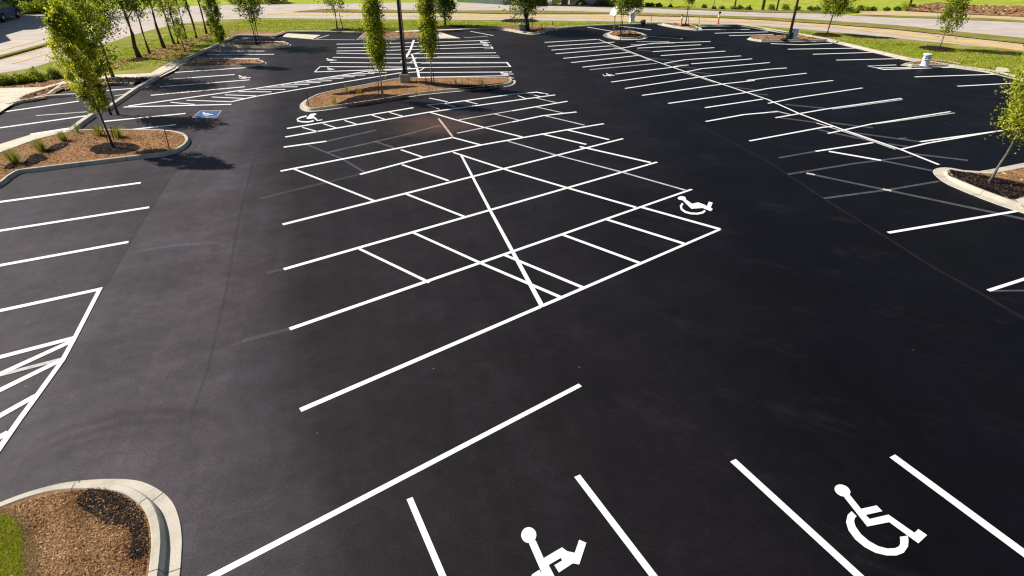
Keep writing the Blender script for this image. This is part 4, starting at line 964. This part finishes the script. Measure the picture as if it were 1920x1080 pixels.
# white sign
B = P(1150.5, 62.5, .13); sg = empty('sign', B, 'blank white tilted sign on a thin post at the rear island', 'sign')
mb = MB(); mb.tube([(0, 0, -.1), (0, 0, 2.3)], .05, 10); mb.build('post', M['steel'], sg, True, True)
ring_ = [(-.42, 1.45), (.25, 1.35), (.5, 2.35), (.2, 2.5), (-.2, 2.4), (-.48, 1.95)]
mb = MB(); n = len(ring_)
mb.add([(x, -.07, z) for x, z in ring_]+[(x, -.11, z) for x, z in ring_], [tuple(range(n)), tuple(range(2*n-1, n-1, -1))]+[(i, n+i, n+(i+1) % n, (i+1) % n) for i in range(n)])
mb.v = [q-Vector((0, -.09, 1.95)) for q in mb.v]; pn = mb.build('sign_panel', M['white'], sg, local=True); pn.location = (0, -.06, 2.05); pn.rotation_euler = Vector((-.55, -.5, .68)).to_track_quat('-Y', 'Z').to_euler()
# orange marker posts
def marker(label, px, py, h, z=.15):
    B = P(px, py, z); o = empty('marker_post', B, label, 'marker post', 'orange and white marker posts')
    mb = MB(); mb.lathe((0, 0, 0), [(.17, 0), (.17, .05), (.10, .08), (.10, h*.45)], 12); mb.build('orange_sleeve', M['orange'], o, True, True)
    mb = MB(); mb.lathe((0, 0, 0), [(.10, h*.45), (.10, h*.75)], 12); mb.build('white_band', M['white'], o, True, True)
    mb = MB(); mb.lathe((0, 0, 0), [(.085, h*.75), (.08, h*.97), (.04, h)], 12); mb.build('top_tube', M['orange'] if px < 1300 else M['white'], o, True, True)
    if px > 1300:
        mb = MB(); mb.box((.03, 0, h*1.02), (.24, .2, .16)); mb.build('cap', M['black'], o, local=True)
marker('orange and white marker post beside the vase shaped tree', 1276.5, 48, 1.15)
marker('orange and white marker post with black cap on the far lawn', 1346, 44, 1.05, .1)
def rockmesh(name, label, px, py, s, z, mat, cat):
    B = P(px, py, z); bm = bmesh.new(); bmesh.ops.create_icosphere(bm, subdivisions=3, radius=1)
    for v in bm.verts:
        k = 1+.18*math.sin(v.co.x*4+px)+.14*math.sin(v.co.y*5+v.co.z*3); v.co = Vector((v.co.x*s[0]*k, v.co.y*s[1]*k, v.co.z*s[2]*k))
    me = bpy.data.meshes.new(name); bm.to_mesh(me); bm.free(); o = link(name, me, M[mat]); o.location = B
    return tag(o, label, cat)
rockmesh('boulder', 'small black rock on the lawn behind the rear kerb', 1206, 41.5, (.26, .2, .24), .28, 'rock', 'rock')
rockmesh('boulder', 'low dark rock at the foot of the leaning lamp post', 1470.5, 74, (.34, .18, .13), .18, 'rock', 'rock')
B = P(979, 56.5, .13); o = empty('utility_box', B, 'small square concrete block beside the thick trunk', 'utility box')
mb = MB(); mb.box((0, 0, .25), (.62, .5, .55), bev=.03); mb.build('body', M['block'], o, local=True)
mb = MB(); mb.box((0, 0, .55), (.68, .56, .06)); mb.build('lid', M['pad'], o, local=True)
B = P(1031, 9.3, 0); o = empty('utility_box', B, 'small white cabinet on the far road edge', 'utility box')
mb = MB(); mb.box((0, 0, .22), (.5, .5, .44), bev=.03); mb.build('body', M['white'], o, local=True)
mb = MB(); mb.box((0, 0, .47), (.56, .56, .06)); mb.build('lid', M['white'], o, local=True)
B = P(451, 37, .1); mk = empty('marker_flag', B, 'small reddish flag marker on the lawn by the far island tree', 'marker')
mb = MB(); mb.tube([(0, 0, -.1), (0, 0, .5)], .02, 6); mb.build('rod', M['steel'], mk, local=True)
mb = MB(); mb.box((.12, 0, .42), (.26, .03, .2)); mb.build('flag', M['lens'], mk, local=True)
posts = 'brown wooden posts on the far side of the road'
for x, y, r, lab in ((1377, 16.5, .09, 'thin brown post left of the thick one beyond the road'), (1430, 17.5, .17, 'thick brown post beyond the road'), (1456, 20, .10, 'slim brown post left of the leaning lamp post'), (1705, 13, .14, 'brown post at the foot of the earth bank')):
    B = P(x, y); o = empty('wooden_post', B, lab, 'post', posts)
    mb = MB(); mb.tube([(0, 0, -.2), (.02, 0, 3), (.03, 0, 6.5)], [r, r*.93, r*.85], 10); mb.build('shaft', M['wood'], o, True, True)
    mb = MB(); mb.box((.03, 0, 6.1), (1.6, .12, .14)); mb.build('crossarm', M['wood'], o, local=True)
# storm drain grating by the rear island
B = P(1309, 57.5, .02); o = empty('drain_cover', B, 'dark drain cover beside the rear corner island', 'drain cover')
mb = MB(); mb.box((0, 0, 0), (.75, .5, .05)); mb.build('frame', M['steel'], o, local=True)
mb = MB()
for k in range(6): mb.box((-.28+k*.11, 0, .03), (.05, .4, .03))
mb.build('grating', M['black'], o, local=True)

# ------------------------------------------------------------------ buildings beyond the road
def building(label, x0, y0, x1, y1, depth, h, wm, piers=(), nwin=3):
    a, b = P(x0, y0), P(x1, y1); d = b-a; L = d.length; rz = math.atan2(d.y, d.x)
    o = empty('building', a, label, 'building', rz=rz)
    mb = MB(); mb.box((L/2, depth/2, h/2-.1), (L, depth, h+.2)); mb.build('wall', wm, o, local=True)
    mb = MB(); mb.box((L/2, depth/2, h+.3), (L+1.2, depth+1.2, .3)); mb.box((L/2, depth/2, h+.9), (L*.8, depth*.7, .9), taper=.6); mb.build('roof', M['roof'], o, local=True)
    for k in range(nwin):
        fr = MB(); cx = L*(k+.5)/nwin; fr.box((cx, -.03, h*.62), (min(1.8, L/nwin*.5), .08, 1.3)); f_ = fr.build('window', M['wallpale'], o, local=True)
        pn = MB(); pn.box((cx, -.085, h*.62), (min(1.5, L/nwin*.42), .03, 1.05)); pn.build('pane', M['glass'], f_, local=True)
    return o, L
bd, L_ = building('pale building with brown piers at the top of the far lawn', 1066, 7, 1121, 8, 9, 4.2, M['wallpale'])
for t in (-.5, L_+.4, L_*2.35):
    mb = MB(); mb.box((t, -.5, 2.0), (.85, .85, 4.4)); mb.build('pier', M['pier'], bd, local=True)
mb = MB(); mb.box((L_*1.0, -.5, 4.55), (L_*2.9, 1.1, .3)); mb.build('canopy', M['roof'], bd, local=True)
building('long bluish grey shed wall beyond the far road', 853, 2.2, 946, 8, 10, 4.5, M['wallblue'], nwin=2)
# dark house: garage wing in view, unseen main block shaped to cast the road shadow
hs = empty('house', Vector((-78, 71, 0)), 'dark house at the upper left corner, garage behind the parked car, main block unseen', 'house')
SUN_AZ, SUN_EL = R(161), R(43)
sv = Vector((-math.cos(SUN_AZ), -math.sin(SUN_AZ), 0))/math.tan(SUN_EL)       # shadow offset per metre of height
hh = 11.0
sh = [(-260, 110), (0, 81), (21, 75.5), (10, 65.5), (44, 56), (66, 55), (112, 43), (112, 30), (60, 29), (30, 29), (-260, 62)]
foot = [P(x, y)-sv*hh for x, y in sh]
foot = [Vector((q.x, q.y, 0)) for q in foot]
if area2(foot) < 0: foot.reverse()
def prism(ring, z0, z1):
    n = len(ring); tri = geometry.tessellate_polygon([ring]); fs = []
    for t in tri:
        a, b, c = (ring[i] for i in t); t = tuple(t) if (b-a).cross(c-a).z > 0 else tuple(reversed(t)); fs += [tuple(i+n for i in t), tuple(reversed(t))]
    return [(q.x, q.y, z0) for q in ring]+[(q.x, q.y, z1) for q in ring], fs+[(i, (i+1) % n, n+(i+1) % n, n+i) for i in range(n)]
mb = MB(); mb.add(*prism(foot, hh-.35, hh)); mb.build('roof', M['roof'], hs)
mb = MB(); mb.add(*prism(offset(foot, .5), -.1, hh-.36)); mb.build('wall', M['darkwall'], hs)
wing = [P(-130, 20), P(29, 13), P(29, 13)+Vector((-2, 9, 0)), P(-130, 20)+Vector((-2, 9, 0))]
for q in wing: q.z = 0
mb = MB(); mb.add(*prism(wing, -.1, 4.6)); mb.build('garage_wall', M['darkwall'], hs)
mb = MB(); mb.add(*prism(offset(wing, -.4), 4.6, 4.95)); mb.build('garage_roof', M['roof'], hs)
mb = MB(); mb.add(*prism([wing[0].lerp(wing[1], t)+Vector((0, -dy, 0)) for t, dy in ((.5, .06), (.92, .06), (.92, 0), (.5, 0))], 0, 2.6)); mb.build('garage_door', M['roof'], hs)

# ------------------------------------------------------------------ the parked car
a, b = P(9, 41.5), P(37, 33.5)
d = (b-a); rz = math.atan2(d.y, d.x); s = 1.08
a = b-d.normalized()*3.05*s
car = empty('parked_car', (a.x, a.y, 0), 'dark blue car parked beside the road at the upper left corner', 'car', rz=rz)
def side(prof, y0, y1, name, mat, parent=car, inset=0.0, zc=1.0):
    n = len(prof)
    v = [(x*s, (y0+(inset if z > zc else 0))*s, z*s) for x, z in prof]+[(x*s, (y1-(inset if z > zc else 0))*s, z*s) for x, z in prof]
    tri = geometry.tessellate_polygon([[Vector((x, z, 0)) for x, z in prof]])
    fs = [tuple(t) for t in tri]+[tuple(i+n for i in reversed(t)) for t in tri]+[(i, n+i, n+(i+1) % n, (i+1) % n) for i in range(n)]
    me = bpy.data.meshes.new(name); me.from_pydata(v, [], fs)
    bm = bmesh.new(); bm.from_mesh(me); bmesh.ops.recalc_face_normals(bm, faces=bm.faces); bm.to_mesh(me); bm.free()
    o = link(name, me, mat, parent, True); bv = o.modifiers.new('edge', 'BEVEL'); bv.width = .03; bv.segments = 2
    return o
def arch(cx, r=.44): return [(cx+r*math.cos(t), .40+r*math.sin(t)) for t in np.linspace(math.pi*.98, math.pi*.02, 9)]
W = 1.9; WB = 3.05
side([(-.85, .45)]+arch(0)+[(.52, .36), (WB-.5, .36)]+arch(WB)+[(WB+.82, .42), (WB+.88, .70), (WB+.74, .93), (WB-.55, 1.08), (-.88, 1.06)], 0, W, 'body', M['car'])
side([(-.86, 1.05), (-.72, 1.62), (-.45, 1.72), (1.55, 1.74), (1.85, 1.66), (2.62, 1.06)], .06, W-.06, 'cabin', M['car'], inset=.14, zc=1.3)
for y0 in (.10, W-.13):
    for pr_ in ([(-.66, 1.13), (-.58, 1.52), (-.02, 1.56), (-.02, 1.13)], [(.06, 1.13), (.06, 1.56), (.92, 1.57), (.92, 1.13)], [(1.0, 1.13), (1.0, 1.57), (1.72, 1.52), (2.22, 1.13)]):
        side(pr_, y0, y0+.03, 'window', M['glass'], inset=0)
for y0 in (.26, W-.32): side([(-.5, 1.75), (-.45, 1.81), (1.5, 1.83), (1.55, 1.77)], y0, y0+.06, 'roof_rail', M['trim'], inset=0)
side([(-.95, .42), (-.95, .62), (-.86, .62), (-.86, .42)], .05, W-.05, 'bumper', M['black'])
for y0 in (.06, W-.26): side([(WB+.80, .66), (WB+.90, .64), (WB+.84, .78), (WB+.76, .80)], y0, y0+.2, 'headlight', M['trim'])
for y0 in (.05, W-.21): side([(-.90, .78), (-.90, 1.02), (-.87, 1.02), (-.87, .78)], y0, y0+.16, 'tail_light', M['lens'])
for cx in (0, WB):
    for y0, sg_ in ((.0, -1), (W-.24, 1)):
        mb = MB(); mb.tube([(cx*s, (y0+yy)*s, .37*s) for yy in (0, .03, .21, .24)], [.32*s, .37*s, .37*s, .32*s], 20); wh = mb.build('wheel', M['tyre'], car, True, True)
        yo = y0-.012 if sg_ < 0 else y0+.232
        mb = MB(); mb.tube([(cx*s, yo*s, .37*s), (cx*s, (yo+.02)*s, .37*s)], [.23*s, .23*s], 16)
        mb.build('rim', M['rim'], wh, True, True)

# ------------------------------------------------------------------ light, sky, camera
sun = bpy.data.lights.new('sun', 'SUN'); sun.energy = 5.0; sun.angle = R(.53); sun.color = (1.0, .93, .82)
so = bpy.data.objects.new('sun', sun); COL.objects.link(so)
trav = Vector((-math.cos(SUN_AZ)*math.cos(SUN_EL), -math.sin(SUN_AZ)*math.cos(SUN_EL), -math.sin(SUN_EL)))
so.rotation_euler = trav.to_track_quat('-Z', 'Y').to_euler(); so.location = (-40, 30, 40)
w = bpy.data.worlds.new('World'); sc.world = w; w.use_nodes = True
nt = w.node_tree; sk = nt.nodes.new('ShaderNodeTexSky'); sk.sky_type = 'NISHITA'; sk.sun_disc = False
sk.sun_elevation = SUN_EL; sk.sun_rotation = R(90)-SUN_AZ; sk.altitude = 0; sk.air_density = 1.0; sk.dust_density = .6
bg = nt.nodes['Background']; nt.links.new(sk.outputs[0], bg.inputs['Color']); bg.inputs['Strength'].default_value = .05

cam = bpy.data.cameras.new('camera'); co = bpy.data.objects.new('camera', cam); COL.objects.link(co)
cam.sensor_width = 36; cam.lens = F*36/1920; cam.clip_end = 4000; cam.clip_start = .1
co.location = (0, 0, H); co.rotation_euler = (R(90)-TH, 0, 0); sc.camera = co
sc.view_settings.view_transform = 'Standard'; sc.view_settings.look = 'None'; sc.view_settings.exposure = .45; sc.view_settings.gamma = 1
sc.cycles.filter_width = 1.25; sc.cycles.max_bounces = 6; sc.cycles.transparent_max_bounces = 12
